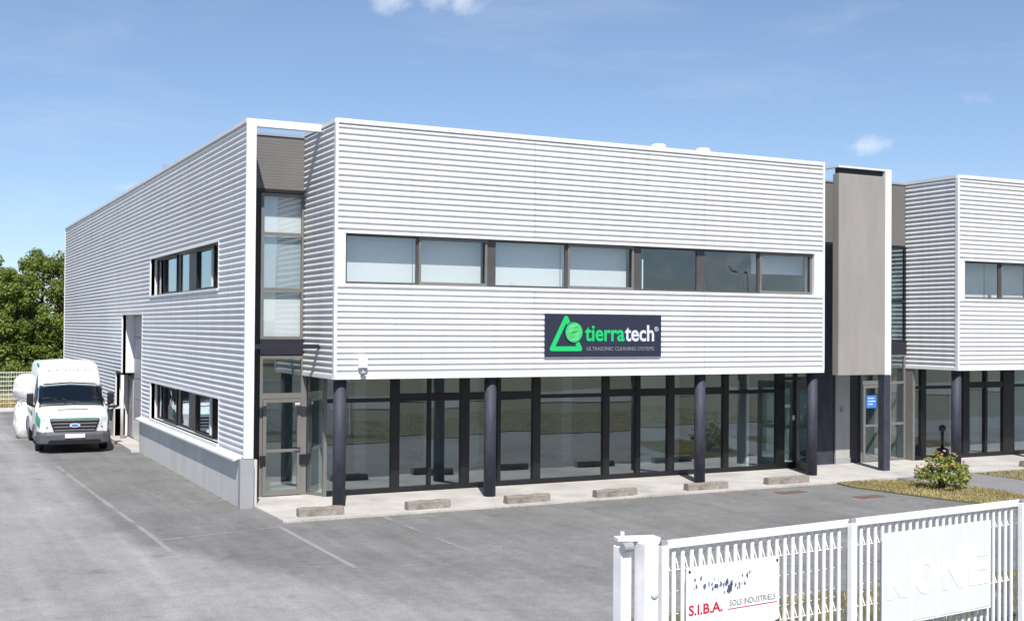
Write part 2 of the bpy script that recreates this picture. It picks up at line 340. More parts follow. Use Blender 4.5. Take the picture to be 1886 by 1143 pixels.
# ------------------------------------------------------------------ ground
def sheet(name, pts, z, mat, kind='structure', parent=None):
    o = MB().poly([(x, y, z) for x, y in pts]).build(name, mat, parent, kind=kind if not parent else None); return o
sheet('ground', [(-900, -900), (900, -900), (900, 900), (-900, 900)], -0.04, M['earth'])
def lane_amount(x, y):
    pts = [(-2.75, 40), (-2.74, 10), (-2.73, 3.4), (-2.75, -1.7), (-2.3, -3.6), (-1.6, -5.2), (-0.9, -6.8), (0.2, -9.0), (2.0, -12.0)]
    e = pts[-1][0]
    for (x0, y0), (x1, y1) in zip(pts, pts[1:]):
        if y0 >= y >= y1: e = x0+(x1-x0)*(y0-y)/(y0-y1); break
    if y > pts[0][1]: e = pts[0][0]
    d = e - x
    a = max(0, min(1, d/0.55+0.5))
    f = max(0, min(1, (-5.2-y)/5.0)) * 0.45 * max(0, min(1, (9-x)/6))      # worn turning area in front
    return max(a, f)
g0 = MB(); X0, X1, Y0, Y1, st = -16, 40, -10.7, 29.6, 0.28
nx = int((X1-X0)/st); ny = int((Y1-Y0)/st); att = []
for j in range(ny+1):
    for i in range(nx+1):
        x = X0+(X1-X0)*i/nx; y = Y0+(Y1-Y0)*j/ny
        g0.v.append((x, y, 0)); att.append(lane_amount(x+0.25*noise.noise((x*.8, y*.8, 0)), y))
for j in range(ny):
    for i in range(nx):
        a = j*(nx+1)+i; g0.f.append((a, a+1, a+nx+2, a+nx+1))
car_park = g0.build('car_park', M['asphalt'], kind='structure')
A = car_park.data.attributes.new('lane', 'FLOAT', 'POINT'); A.data.foreach_set('value', att)
# drive in front of the gate, and the road with its far kerb, behind the photographer
def with_attr(o, name, val):
    a = o.data.attributes.new(name, 'FLOAT', 'POINT'); a.data.foreach_set('value', [val]*len(o.data.vertices)); return o
with_attr(sheet('drive', [(-16, -24), (-0.6, -24), (1.9, -10.7), (-16, -10.7)], 0.0, M['asphalt']), 'lane', 0.6)
with_attr(sheet('road', [(-200, -31), (200, -36), (200, -28), (-200, -23)], 0.004, M['asphalt']), 'lane', 0.35)

WALK_Y = -2.0
mbw = MB().prism([(0.2, WALK_Y, 0), (13.5, WALK_Y+0.06, 0), (17.0, WALK_Y+0.1, 0), (33, WALK_Y+0.1, 0), (33, 1.6, 0), (0.18, 1.6, 0), (0.18, 0.0, 0)][::-1], (0, 0, 0.045))
walk = mbw.build('walkway', M['walk'], kind='structure')
walk_path = MB().prism([(15.9, -6.5, 0), (17.9, -6.5, 0), (17.9, -1.9, 0), (15.4, -1.9, 0)][::-1], (0, 0, 0.03)).build('path', M['path'], kind='structure')
kerb = MB().box(-16, 2, 29.6, 29.85, -0.1, 0.13).build('kerb', M['kerb'], kind='structure', bevel=0.02)

def line(pts, w, wear, name='parking_line'):
    b = MB(); n = len(pts)
    for i in range(n-1):
        p, q = Vector((*pts[i], 0)), Vector((*pts[i+1], 0)); t = (q-p); s = Vector((-t.y, t.x, 0)).normalized()*w/2; z = Vector((0, 0, 0.006))
        b.poly([p-s+z, q-s+z, q+s+z, p+s+z])
    o = b.build(name, M['paint'], car_park); with_attr(o, 'wear', wear)
line([(-2.53, 8.85), (-2.43, 4.8), (-2.32, 1.0), (-2.2, -2.6), (-2.2, -4.0)], 0.085, 0.80)
line([(-1.25, 9.3), (-0.34, 9.4)], 0.06, 0.84)
line([(-2.44, 4.86), (-0.12, 5.3)], 0.06, 0.84)
line([(-2.32, 0.98), (-0.12, 1.28)], 0.06, 0.82)
line([(-2.2, -2.85), (0.02, -2.42)], 0.06, 0.82)
line([(0.02, -2.35), (0.03, -6.35)], 0.085, 0.72)
line([(-1.5, 7.2), (-1.35, 3.5), (-1.15, 0.9), (-0.9, -1.5)], 0.045, 1.0)
for k, wv in ((2.1, .95), (4.35, 1.04), (6.6, 1.05), (8.9, 1.06), (11.2, 1.06)):
    line([(k, -2.1), (k+0.04, -6.3)], 0.08, wv)
line([(-2.1, -4.3), (-1.5, -5.2), (-0.6, -6.0), (0.6, -6.55), (2.4, -6.7), (4.5, -6.5)], 0.06, 1.0)
# iron drain covers
for x, y in ((11.48, -2.66), (12.6, -3.9)):
    o = MB().box(-0.36, 0.36, -0.15, 0.15, 0.002, 0.010).build('drain_cover', M['rust'], bevel=0.003)
    o.location = (x, y, 0); o.rotation_euler.z = 0.05
    tag(o, 'small rusty drain cover in the asphalt in front of the last parking stop' if x < 12 else 'small rusty drain cover in the asphalt beside the dry grass', 'drain cover', 'rusty drain covers')

# grass islands and verge
def grass_patch(name, poly, n, h, label, z=0.0, dens=None):
    b = MB(); xs = [p[0] for p in poly]; ys = [p[1] for p in poly]
    def inside(x, y):
        c = False; k = len(poly)
        for i in range(k):
            x0, y0 = poly[i]; x1, y1 = poly[(i+1) % k]
            if (y0 > y) != (y1 > y) and x < (x1-x0)*(y-y0)/(y1-y0)+x0: c = not c
        return c
    b.prism([(x, y, z-0.03) for x, y in poly], (0, 0, 0.055))
    base = b.build(name, M['earth'], kind='structure')
    b = MB(); k = 0
    while k < n:
        x = random.uniform(min(xs), max(xs)); y = random.uniform(min(ys), max(ys))
        if not inside(x, y): continue
        if noise.noise((x*1.6, y*1.6, 3)) < random.uniform(-0.7, 0.25): k += 0.4; continue
        k += 1; w = random.uniform(0, 6.28); hh = h*random.uniform(.4, 1.2); r = 0.007+0.006*random.random(); lx, ly = random.uniform(-.6, .6)*hh, random.uniform(-.6, .6)*hh
        c, s = math.cos(w)*r, math.sin(w)*r
        b.poly([(x-c, y-s, z+.02), (x+c, y+s, z+.02), (x+lx, y+ly, z+.02+hh)])
    b.build('grass', M['grass_dry'], kind='stuff', label=label, cat='grass')
grass_patch('lawn_bed', [(13.45, -1.97), (14.6, -1.97), (15.45, -2.4), (15.9, -4.0), (15.9, -6.5), (14.2, -6.5), (13.7, -4.9), (13.5, -3.9), (13.3, -2.6)], 15000, 0.05, 'dry yellow grass around the flowering bush')
grass_patch('lawn_bed', [(17.95, -1.95), (24, -1.95), (24, -6.5), (17.95, -6.5)], 15000, 0.05, 'dry yellow grass to the right of the grey path')
grass_patch('verge', [(2.0, -10.75), (24, -10.75), (24, -19), (-0.4, -19), (0.6, -14.8)], 26000, 0.09, 'dry grass seen between the bars of the white gate')

b = MB()   # weeds and grit along the edge of the walkway and the foot of the plinth
for k in range(1500):
    if random.random() < .72:
        x = random.uniform(.2, 13.4); y = WALK_Y-.02+abs(random.gauss(0, .03))*-1+.004*x
        if noise.noise((x*1.3, 7, 0)) < random.uniform(-.5, .35): continue
    else:
        x = -.09-abs(random.gauss(0, .03)); y = random.uniform(.1, 11.4)
        if noise.noise((y*1.3, 2, 0)) < random.uniform(-.3, .5): continue
    hh = random.uniform(.008, .045); r = .008; w = random.uniform(0, 3.14)
    b.poly([(x-r*math.cos(w), y-r*math.sin(w), .001), (x+r*math.cos(w), y+r*math.sin(w), .001), (x+random.uniform(-.03, .03), y+random.uniform(-.03, .03), hh)])
b.build('weeds', M['grass_dry'], kind='stuff', label='thin dry weeds along the edge of the concrete walkway', cat='weeds')

# ------------------------------------------------------------------ facade builder
PITCH = 0.117; AMP = 0.0142; SEG = 10
def rects(u0, u1, z0, z1, holes, ucuts, zcuts):
    us = sorted(set([u0, u1]+[h[k] for h in holes for k in (0, 1)]+ucuts)); zs = sorted(set([z0, z1]+[h[k] for h in holes for k in (2, 3)]+zcuts))
    us = [u for u in us if u0-1e-6 <= u <= u1+1e-6]; zs = [z for z in zs if z0-1e-6 <= z <= z1+1e-6]
    out = []
    for a, b in zip(zs, zs[1:]):
        run = None
        for c, d in zip(us, us[1:]):
            um, zm = (c+d)/2, (a+b)/2
            solid = not any(h[0] < um < h[1] and h[2] < zm < h[3] for h in holes)
            cut = c in ucuts
            if solid and run and not cut: run[1] = d
            elif solid:
                if run: out.append((*run, a, b))
                run = [c, d]
            else:
                if run: out.append((*run, a, b)); run = None
        if run: out.append((*run, a, b))
    return [r for r in out if r[1]-r[0] > 0.02 and r[3]-r[2] > 0.02]
def to3(axis, at, out, u, z, d):
    """axis 'x': facade runs along x at y=at; axis 'y': runs along y at x=at. d = distance outward"""
    return (u, at+out*d, z) if axis == 'x' else (at+out*d, u, z)
def cladding(parent, axis, at, out, u0, u1, z0, z1, holes, ucuts=[], zcuts=None):
    if zcuts is None:
        zcuts = []; z = z1-PITCH*9
        while z > z0+0.3: zcuts.append(z); z -= PITCH*9
    for a, b, c, d in rects(u0, u1, z0, z1, holes, ucuts, zcuts):
        k = max(2, int(round((d-c)/PITCH*SEG))); b_ = MB(); off = 0.001*random.random()
        g = 0.009
        for i in range(k+1):
            z = c+0.0015+(d-c-0.003)*i/k; ph = z/PITCH
            t = ph % 1.0; q = .45                       # short underside, long weathered upper slope
            w = .5-.5*math.cos(math.pi*(t/q)) if t < q else .5+.5*math.cos(math.pi*((t-q)/(1-q)))
            dd = 2*AMP*w+off
            b_.v += [to3(axis, at, out, a+g/2, z, dd), to3(axis, at, out, b-g/2, z, dd)]
        for i in range(k): b_.f.append((2*i, 2*i+1, 2*i+3, 2*i+2))
        o = b_.build('cladding_sheet', M['white'], parent, smooth=True)
    w = MB()
    for a, b, c, d in rects(u0, u1, z0, z1, holes, [], []):
        p = to3(axis, at, out, a, c, -0.012); q = to3(axis, at, out, b, d, -0.10)
        w.box(min(p[0], q[0]), max(p[0], q[0]), min(p[1], q[1]), max(p[1], q[1]), c, d)
    w.build('wall', M['liner'], parent)

def fbox(mb, axis, at, out, u0, u1, z0, z1, d0, d1):
    p = to3(axis, at, out, u0, z0, d0); q = to3(axis, at, out, u1, z1, d1)
    return mb.box(min(p[0], q[0]), max(p[0], q[0]), min(p[1], q[1]), max(p[1], q[1]), z0, z1)
def trim(parent, name, mat, axis, at, out, u0, u1, z0, z1, d0, d1, **k):
    return fbox(MB(), axis, at, out, u0, u1, z0, z1, d0, d1).build(name, mat, parent, **k)

def window(parent, axis, at, out, u0, u1, z0, z1, d, bays, frame, gmat, blinds=None, bd=0.2, fw=0.045, sill=None, sashes=(), sash_mat=None):
    """frame mesh (part) with pane, blind and opening_sash sub-parts; d = outward offset of the glass plane (negative = recessed); bays = list of (u0,u1)"""
    f = MB()
    fbox(f, axis, at, out, u0, u1, z0, z0+fw, d-0.03, d+0.03); fbox(f, axis, at, out, u0, u1, z1-fw, z1, d-0.03, d+0.03)
    ed = [u0]+[x for b in bays for x in b]+[u1]
    for a, b in zip(ed[::2], ed[1::2]):
        if b-a > 0.004: fbox(f, axis, at, out, a, b, z0+fw, z1-fw, d-0.03, d+0.03)
    w = f.build('window', frame, parent)
    for i, (a, b) in enumerate(bays):
        fbox(MB(), axis, at, out, a-0.005, b+0.005, z0+fw-0.005, z1-fw+0.005, d-0.004, d+0.004).build('pane', gmat, w)
        if blinds and blinds[i]:
            zb = z0+0.01+(1-blinds[i])*(z1-z0); bl = fbox(MB(), axis, at, out, a-0.03, b+0.03, zb, z1+0.02, d-bd-0.004, d-bd).build('blind', M['blind'], w)
            if blinds[i] < 1: fbox(MB(), axis, at, out, a-0.03, b+0.03, zb-0.05, zb+0.004, d-bd-0.012, d-bd+0.008).build('blind_bar', M['white_trim'], w)
        if i in sashes:
            s = MB(); t = 0.05; e0, e1 = d+0.03, d+0.065
            fbox(s, axis, at, out, a-0.03, b+0.03, z0+0.005, z0+t+0.02, e0, e1); fbox(s, axis, at, out, a-0.03, b+0.03, z1-t-0.02, z1-0.005, e0, e1)
            fbox(s, axis, at, out, a-0.03, a-0.03+t, z0+t+0.02, z1-t-0.02, e0, e1); fbox(s, axis, at, out, b+0.03-t, b+0.03, z0+t+0.02, z1-t-0.02, e0, e1)
            s.build('opening_sash', sash_mat or frame, w, bevel=0.006)
    return w

HT, ZS, YB = 7.697, 2.555, -0.905
BX0, BX1 = 1.514, 13.957
# ================================================================== first building
B1 = empty('industrial_building', (0, 0, 0), label='large white corrugated metal building with long window band and dark ground floor glazing', cat='building', group='white metal clad units')
# ---- long side wall (x = 0, faces left)
WU = (2.35, 10.33, 4.40, 5.40); WL = (2.19, 10.12, 1.06, 2.03); GD = (11.5, 15.0, 0.0, 3.9); PD = (15.0, 16.1, 0.0, 2.06)
LEN = 30.0
cladding(B1, 'y', 0.0, -1, 0.03, LEN, 1.0, 7.62, [WU, WL, (11.5, 15.0, 0.0, 3.9), (15.0, 16.1, 0, 2.06)], [5.55, 16.1, 22.0, 26.0])
# plinth
for a, b in ((0.16, 11.5), (16.1, LEN)):
    trim(B1, 'plinth', M['plinth'], 'y', 0, -1, a, b, -0.05, 0.93, -0.28, 0.07)
    fl = MB().prism([(-0.185, a, 0.955), (-0.185, a, 0.915), (-0.16, a, 0.935), (0.0, a, 0.985), (0.0, a, 1.02)], (0, b-a, 0)).build('drip_flashing', M['white_trim'], B1)
trim(B1, 'corner_post', M['light_grey'], 'y', 0, -1, -0.01, 0.15, 0.0, 0.97, -0.17, 0.10)
trim(B1, 'corner_fin', M['white_trim'], 'y', 0, -1, -0.02, 0.03, 0.98, 7.70, -0.155, 0.04)
trim(B1, 'fin_wall', M['navy'], 'y', 0, -1, 0.03, 1.30, 0.0, 7.60, -0.155, -0.102)
trim(B1, 'coping', M['white_trim'], 'y', 0, -1, 0.032, LEN, 7.62, 7.70, -0.30, 0.045)
trim(B1, 'corner_trim', M['white_trim'], 'y', 0, -1, LEN, LEN+0.06, 0.0, 7.70, -0.30, 0.04)
# window trims
def surround(parent, axis, at, out, u0, u1, z0, z1, dep, t=0.05, flat=0.03):
    for nm, a, b, c, d in (('window_reveal', u0-t, u0, z0-t, z1+t), ('window_reveal', u1, u1+t, z0-t, z1+t)):
        fbox(MB(), axis, at, out, a, b, c, d, -dep, flat).build(nm, M['white_trim'], parent)
    fbox(MB(), axis, at, out, u0, u1, z1, z1+t, -dep, flat).build('window_lintel', M['white_trim'], parent)
    fbox(MB(), axis, at, out, u0, u1, z0-t, z0, -dep, flat+0.02).build('window_sill', M['white_trim'], parent)
surround(B1, 'y', 0, -1, *WU, 0.26); surround(B1, 'y', 0, -1, *WL, 0.26, 0.045)
window(B1, 'y', 0, -1, *WU, -0.19, [(2.45, 3.35), (3.42, 5.2), (6.15, 7.15), (7.5, 9.15), (9.22, 10.2)], M['dark_frame'], M['glass_mirror'], [0, 0, 0, 0, 1], bd=0.12, sashes=(1, 3))
window(B1, 'y', 0, -1, *WL, -0.19, [(2.3, 3.3), (3.4, 5.15), (6.0, 6.98), (7.36, 9.0), (9.07, 9.95)], M['dark_frame'], M['glass_mirror'], None, sashes=(1, 3))
# ---- side entrance: garage door and personnel door in a deep recess
for a, b, c, d in ((15.0, 15.05, 2.06, 3.9), (11.45, 11.5, 1.0, 3.9), (16.1, 16.15, 0.0, 2.06)):
    fbox(MB(), 'y', 0, -1, a, b, c, d, -0.36, 0.03).build('door_reveal', M['white_trim'], B1)
fbox(MB(), 'y', 0, -1, 11.5, 15.0, 3.9, 3.95, -0.36, 0.03).build('door_lintel', M['white_trim'], B1)
fbox(MB(), 'y', 0, -1, 15.0, 16.1, 2.06, 2.11, -0.36, 0.03).build('door_lintel', M['navy'], B1)
gd = fbox(MB(), 'y', 0, -1, 11.5, 15.0, 0.02, 3.9, -0.42, -0.38).build('garage_door', M['light_grey'], B1)
for i in range(6):
    z0 = 0.03+i*0.64
    fbox(MB(), 'y', 0, -1, 11.6, 14.9, z0, z0+0.615, -0.38, -0.345).build('door_section', M['white_trim'] if i == 0 else M['door_grey'], gd, bevel=0.01)
pd_ = fbox(MB(), 'y', 0, -1, 15.0, 16.1, 0.02, 2.06, -0.42, -0.38).build('side_door', M['light_grey'], B1)
fbox(MB(), 'y', 0, -1, 15.15, 15.95, 0.08, 1.98, -0.38, -0.35).build('door_leaf', M['door_grey'], pd_)
MB().tube([(0.33, 15.25, 1.0), (0.28, 15.25, 1.0), (0.28, 15.38, 1.0)], 0.012).build('handle', M['black'], pd_)
MB().tube([(0.02, 15.06, 0), (0.02, 15.06, 2.05)], 0.05, 10).build('downpipe', M['white_trim'], B1, smooth=True)
MB().prism([(0.32, 11.3, 0), (0.32, 16.2, 0), (-0.28, 16.2, 0), (-0.28, 11.5, 0)], (0, 0, 0.07)).build('door_step', M['walk'], B1)

# ---- front box
FH = (1.715, 13.675, 4.447, 5.443)
FW = [(1.775, 3.267), (3.339, 4.831), (5.07, 6.761), (6.84, 8.485), (8.72, 10.256), (10.48, 12.025), (12.10, 13.63)]
cladding(B1, 'x', YB, -1, BX0+0.03, BX1-0.03, ZS+0.06, HT-0.09, [(BX0+.03, BX1-.03, 4.385, 5.47)], [5.95, 10.4])
for a, b in ((BX0, FH[0]), (FH[1], BX1)):
    trim(B1, 'end_panel', M['white_trim'], 'x', YB, -1, a+0.03, b-0.03, 4.385, 5.47, -0.10, 0.012)
trim(B1, 'band_lintel', M['white_trim'], 'x', YB, -1, FH[0]-.03, FH[1]+.03, FH[3], 5.47, -0.30, 0.03)
trim(B1, 'band_sill', M['white_trim'], 'x', YB, -1, FH[0]-.03, FH[1]+.03, 4.385, FH[2]-0.002, -0.30, 0.035)
for a, b in ((FH[0]-.03, FH[0]), (FH[1], FH[1]+.03)):
    trim(B1, 'window_reveal', M['white_trim'], 'x', YB, -1, a, b, FH[2], FH[3], -0.30, 0.02)
trim(B1, 'coping', M['white_trim'], 'x', YB, -1, BX0-.02, BX1+.02, HT-.09, HT, -0.3, 0.042)
trim(B1, 'bottom_trim', M['white_trim'], 'x', YB, -1, BX0-.02, BX1+.02, ZS, ZS+0.06, -0.06, 0.042)
for x in (BX0, BX1):
    trim(B1, 'corner_trim', M['white_trim'], 'x', YB, -1, x-.03, x+.03, ZS+.06, HT-.09, -0.05, 0.04)
window(B1, 'x', YB, -1, *FH, -0.12, FW, M['frame_grey'], M['glass'], [1, 1, 1, 1, 0, 0, 0.47], bd=0.27, sashes=(1, 3, 6), sash_mat=M['alu'])
# box ends (towards the fin, and the hidden right end)
cladding(B1, 'y', BX0, -1, YB+0.03, 1.14, ZS+0.06, HT-0.09, [], [])
trim(B1, 'coping', M['white_trim'], 'y', BX0, -1, YB+.002, 1.3, HT-.088, HT-.002, -0.3, 0.035)
trim(B1, 'bottom_trim', M['white_trim'], 'y', BX0, -1, YB+.002, 1.3, ZS+.002, ZS+0.06, -0.06, 0.038)
cladding(B1, 'y', BX1, 1, YB+0.03, 1.14, ZS+0.06, HT-0.09, [], [])
trim(B1, 'coping', M['white_trim'], 'y', BX1, 1, YB+.002, 1.3, HT-.088, HT-.002, -0.3, 0.035)
MB().box(BX0+.02, BX1-.02, YB+.06, 0.60, ZS+.01, ZS+0.12).build('soffit', M['soffit'], B1)
# ---- top beam from the fin to the box, low tie beam
trim(B1, 'top_beam', M['white_trim'], 'x', 0, -1, 0.155, BX0-0.03, 7.55, 7.70, -0.12, 0.02)
trim(B1, 'tie_beam', M['navy'], 'x', 0, -1, 0.155, BX0-0.005, 3.14, 3.23, -0.10, 0.0)
# ---- recessed entrance bay, y = 1.14
RY = 1.14
def ribbed_panel(parent, x0, x1, y, z0, z1):
    b = MB(); n = int((z1-z0)/0.06)
    for i in range(n):
        a = z0+(z1-z0)*i/n; h = (z1-z0)/n
        b.v += [(x0, y, a), (x1, y, a), (x0, y-0.003, a+h*.35), (x1, y-0.003, a+h*.35), (x0, y-0.003, a+h*.95), (x1, y-0.003, a+h*.95), (x0, y, a+h), (x1, y, a+h)]
        k = len(b.v)-8
        for q in (0, 2, 4): b.f.append((k+q, k+q+1, k+q+3, k+q+2))
    b.box(x0, x1, y+0.004, y+0.12, z0, z1)
    b.build('ribbed_panel', M['taupe'], parent)
    MB().box(x0, x1, y-0.03, y+0.14, z1+.002, z1+0.05).build('panel_cap', M['light_grey'], parent)
ribbed_panel(B1, 0.158, BX0-0.004, RY, 6.46, 7.57)
MB().box(0.158, BX0, RY-0.03, RY+0.05, 6.38, 6.457).build('panel_foot', M['black'], B1)
def glazed_bay(parent, x0, x1, y, z0, z1, bars, mat, gm, blind=True, name='window', fw=0.06):
    f = MB(); f.box(x0, x0+fw, y-.03, y+.04, z0, z1); f.box(x1-fw, x1, y-.03, y+.04, z0, z1)
    zs = [z0]+[b for b in bars]+[z1]
    f.box(x0+fw, x1-fw, y-.03, y+.04, z0, z0+fw); f.box(x0+fw, x1-fw, y-.03, y+.04, z1-fw, z1)
    for b in bars: f.box(x0+fw, x1-fw, y-.03, y+.04, b-.035, b+.035)
    w = f.build(name, mat, parent)
    zz = [z0+fw]+[v for b in bars for v in (b-.035, b+.035)]+[z1-fw]
    for a, b in zip(zz[::2], zz[1::2]):
        MB().box(x0+fw-.004, x1-fw+.004, y+.001, y+.009, a-.004, b+.004).build('pane', gm, w)
    if blind: MB().box(x0+.01, x1-.01, y+.10, y+.108, z0, z1).build('blind', M['blind'], w)
    return w
glazed_bay(B1, 0.57, 1.505, RY, 3.32, 6.37, [5.52, 4.36], M['alu'], M['glass'])
MB().box(0.158, 0.565, RY-.02, RY+.06, 0.0, 6.37).build('shade_panel', M['black'], B1)  # black strip painting in the fin's shadow beside the door
MB().box(0.567, 1.505, RY-.05, RY+.05, 3.0, 3.318).build('dark_rail', M['navy'], B1)
def glass_door(parent, x0, x1, y, z0, z1, zt, rail, frame, gm, hinge='l', name='entrance_door'):
    """frame with transom light above a framed glass leaf"""
    f = MB(); t = 0.06
    f.box(x0, x0+t, y-.035, y+.04, z0, z1); f.box(x1-t, x1, y-.035, y+.04, z0, z1); f.box(x0+t, x1-t, y-.035, y+.04, z1-t, z1); f.box(x0+t, x1-t, y-.035, y+.04, zt, zt+0.11)
    d = f.build(name, frame, parent)
    MB().box(x0+t-.004, x1-t+.004, y, y+.008, zt+0.106, z1-t+.004).build('pane', gm, d)
    l = MB(); a, b = x0+t+.006, x1-t-.006; s = 0.075; y0, y1 = y-.06, y-.01
    l.box(a, a+s, y0, y1, z0+.015, zt-.01); l.box(b-s, b, y0, y1, z0+.015, zt-.01)
    l.box(a+s, b-s, y0, y1, zt-.01-s, zt-.01); l.box(a+s, b-s, y0, y1, z0+.015, z0+.13); l.box(a+s, b-s, y0, y1, rail-.03, rail+.03)
    l.build('door_leaf', frame, d, bevel=0.004)
    for p, q in ((z0+.126, rail-.026), (rail+.026, zt-.01-s+.004)):
        MB().box(a+s-.004, b-s+.004, y-.04, y-.032, p, q).build('pane', gm, d)
    hx = b-s/2 if hinge == 'l' else a+s/2; sg = -1 if hinge == 'l' else 1
    MB().tube([(hx, y0, rail+.05), (hx, y0-.06, rail+.05), (hx+sg*.14, y0-.06, rail+.05)], 0.014).build('handle', M['black'], d)
    return d
d1 = glass_door(B1, 0.575, 1.52, RY, 0.045, 2.97, 2.08, 0.99, M['alu'], M['glass_shop'])
MB().box(1.32, 1.42, RY-.075, RY-.061, 1.92, 1.98).build('sticker', M['panel_white'], d1)
for a, b in ((0.575, 0.70), (1.42, 1.62)):
    MB().box(a, b, RY-.085, RY-.0605, 0.70, 0.90).build('lock_plate', M['black'], d1)
# narrow fixed lights beside the door and the glass return towards the shopfront
GY = 0.65
MB().box(1.52, 1.58, RY-.035, RY+.04, 0.045, ZS).build('frame_post', M['alu'], B1)
MB().box(1.80, 1.87, GY-.04, GY+.05, 0.045, ZS).build('frame_post', M['alu'], B1)
def slanted(parent, p, q, z0, z1, mat, name, t=0.008):
    p, q = Vector((*p, 0)), Vector((*q, 0)); n = Vector((-(q-p).y, (q-p).x, 0)).normalized()*t
    return MB().prism([p+Vector((0, 0, z0)), q+Vector((0, 0, z0)), q+Vector((0, 0, z1)), p+Vector((0, 0, z1))], n).build(name, mat, parent)
slanted(B1, (1.575, RY), (1.81, GY+.02), 0.1, ZS, M['glass_shop'], 'pane')
slanted(B1, (1.575, RY+.01), (1.81, GY+.03), 0.045, 0.12, M['alu'], 'frame_rail', 0.05)

# ---- ground floor shopfront, y = 0.65
def shopfront(parent, posts, x0, x1, z0, z1, tz, doors, frame, gm):
    """posts: list of (centre, width); transom at tz; doors: bays that carry a heavier leaf frame"""
    f = MB(); ed = [(x0, x0)]+[(c-w/2, c+w/2) for c, w in posts]+[(x1, x1)]
    f.box(x0, x1, GY-.05, GY+.05, z0, z0+.11)
    for c, w in posts: f.box(c-w/2, c+w/2, GY-.055, GY+.055, z0+.11, z1)
    bays = [(a[1], b[0]) for a, b in zip(ed, ed[1:]) if b[0]-a[1] > 0.05]
    for i, (a, b) in enumerate(bays): f.box(a, b, GY-.045, GY+.045, tz, tz+(.17 if i in doors else .085))
    w = f.build('shopfront', frame, parent)
    for i, (a, b) in enumerate(bays):
        MB().box(a-.004, b+.004, GY, GY+.008, tz+(.166 if i in doors else .08), z1).build('pane', gm, w)
        settle(MB().box(a-.004, b+.004, GY, GY+.008, z0+.106, tz+.004).build('pane', gm, w), .28)
    return w
sf1 = shopfront(B1, [(3.40, .19), (4.20, .07), (5.05, .21), (5.89, .08), (6.85, .19), (8.71, .17), (9.60, .12), (10.55, .19), (12.20, .16), (13.90, .20)], 1.87, 14.0, 0.045, ZS, 1.99, (1, 2, 3, 4, 6, 7, 8), M['dark_frame'], M['glass_shop'])
# right-hand doorway: closed dark leaf and an open leaf folded out towards the car park
cd1 = MB().box(14.0, 14.06, GY-.05, GY+.05, .045, ZS).box(14.40, 14.48, GY-.05, GY+.05, .045, ZS).box(14.06, 14.40, GY-.05, GY+.05, 2.3, 2.38).box(14.06, 14.40, GY-.05, GY+.05, .045, .2).box(14.48, 14.95, GY-.05, GY+.05, 2.3, 2.38).build('doorway', M['dark_frame'], B1)
MB().box(14.056, 14.404, GY, GY+.008, .196, 2.304).build('pane', M['glass_shop'], cd1); MB().box(14.056, 14.94, GY, GY+.008, 2.376, ZS).build('pane', M['glass_shop'], cd1)
MB().box(14.09, 14.27, GY-.012, GY-.002, 1.60, 1.68).build('sticker', M['panel_pale'], cd1)
MB().box(14.31, 14.37, GY-.07, GY-.05, 1.28, 1.40).build('lock_plate', M['panel_white'], cd1)
od = MB(); s_ = .11; Ld = 1.02   # local: hinge at origin, leaf along +x
od.box(0, s_, -.03, .03, 0, 2.2).box(Ld-s_, Ld, -.03, .03, 0, 2.2).box(s_, Ld-s_, -.03, .03, 2.02, 2.2).box(s_, Ld-s_, -.03, .03, 0, .2).box(s_, Ld-s_, -.03, .03, .97, 1.07)
od = od.build('open_door', M['alu'], B1, bevel=.004); od.location = (14.45, .585, .055); od.rotation_euler.z = math.atan2(-.95, -.38)
MB().box(s_-.004, Ld-s_+.004, -.004, .004, .196, .974).build('pane', M['glass_mirror'], od); MB().box(s_-.004, Ld-s_+.004, -.004, .004, 1.066, 2.024).build('pane', M['glass_mirror'], od)
MB().tube([(.93, -.03, 1.03), (.93, -.09, 1.03), (.80, -.09, 1.03)], .014).build('handle', M['light_grey'], od)
MB().box(14.95, 15.05, GY-.05, GY+.05, .045, ZS+.1).build('frame_post', M['alu'], B1)
# columns under the box
def column(parent, x, y, r=.128, z1=ZS+.02):
    c = MB().tube([(0, 0, 0.03), (0, 0, z1)], r, 28).build('column', M['column'], parent, smooth=True)
    c.location = (x, y, 0); c.data.polygons.foreach_set('use_smooth', [len(p.vertices) == 4 for p in c.data.polygons])
for x in (1.696, 5.023, 10.445, 13.812): column(B1, x, -0.70)
# ---- shell and rooms
def rooms(parent, x0, x1, yf, yb):
    MB().box(x0, x1, GY+.06, yb, -.02, .05).build('interior_floor', M['inner_floor'], parent)
    MB().box(x0, x1, GY+.06, yb, ZS+.02, ZS+.10).build('interior_ceiling', M['inner_ceiling'], parent)
    MB().box(x0, x1, YB+.55, yb, 3.2, 3.3).build('upper_floor', M['inner_floor'], parent)
    MB().box(x0, x1, YB+.11, yb, 6.1, 6.2).build('upper_ceiling', M['inner_ceiling'], parent)
    MB().box(x0, x1, yb, yb+.15, -.02, 7.3).build('rear_partition', M['inner_wall'], parent)
rooms(B1, 1.9, 13.9, YB, 7.0)
for x in (3.9, 6.9, 9.7): MB().box(x-.15, x+.15, 4.2, 4.5, .05, ZS+.02).build('interior_pillar', M['skirting'], B1)
for x0, x1, y in ((2.2, 3.0, 3.0), (6.0, 7.6, 5.2), (10.8, 12.2, 2.6)):
    MB().box(x0, x1, y, y+.08, .05, ZS+.02).build('interior_screen', M['skirting'], B1)
MB().box(12.9, 13.0, GY+.06, 7.0, .05, ZS+.02).build('interior_wall', M['skirting'], B1)
MB().box(0.16, 15.0, RY+.12, LEN, 7.3, 7.4).build('roof', M['roof'], B1)
MB().box(BX0+.1, BX1-.1, YB+.1, RY+.118, 7.3, 7.4).build('roof', M['roof'], B1)
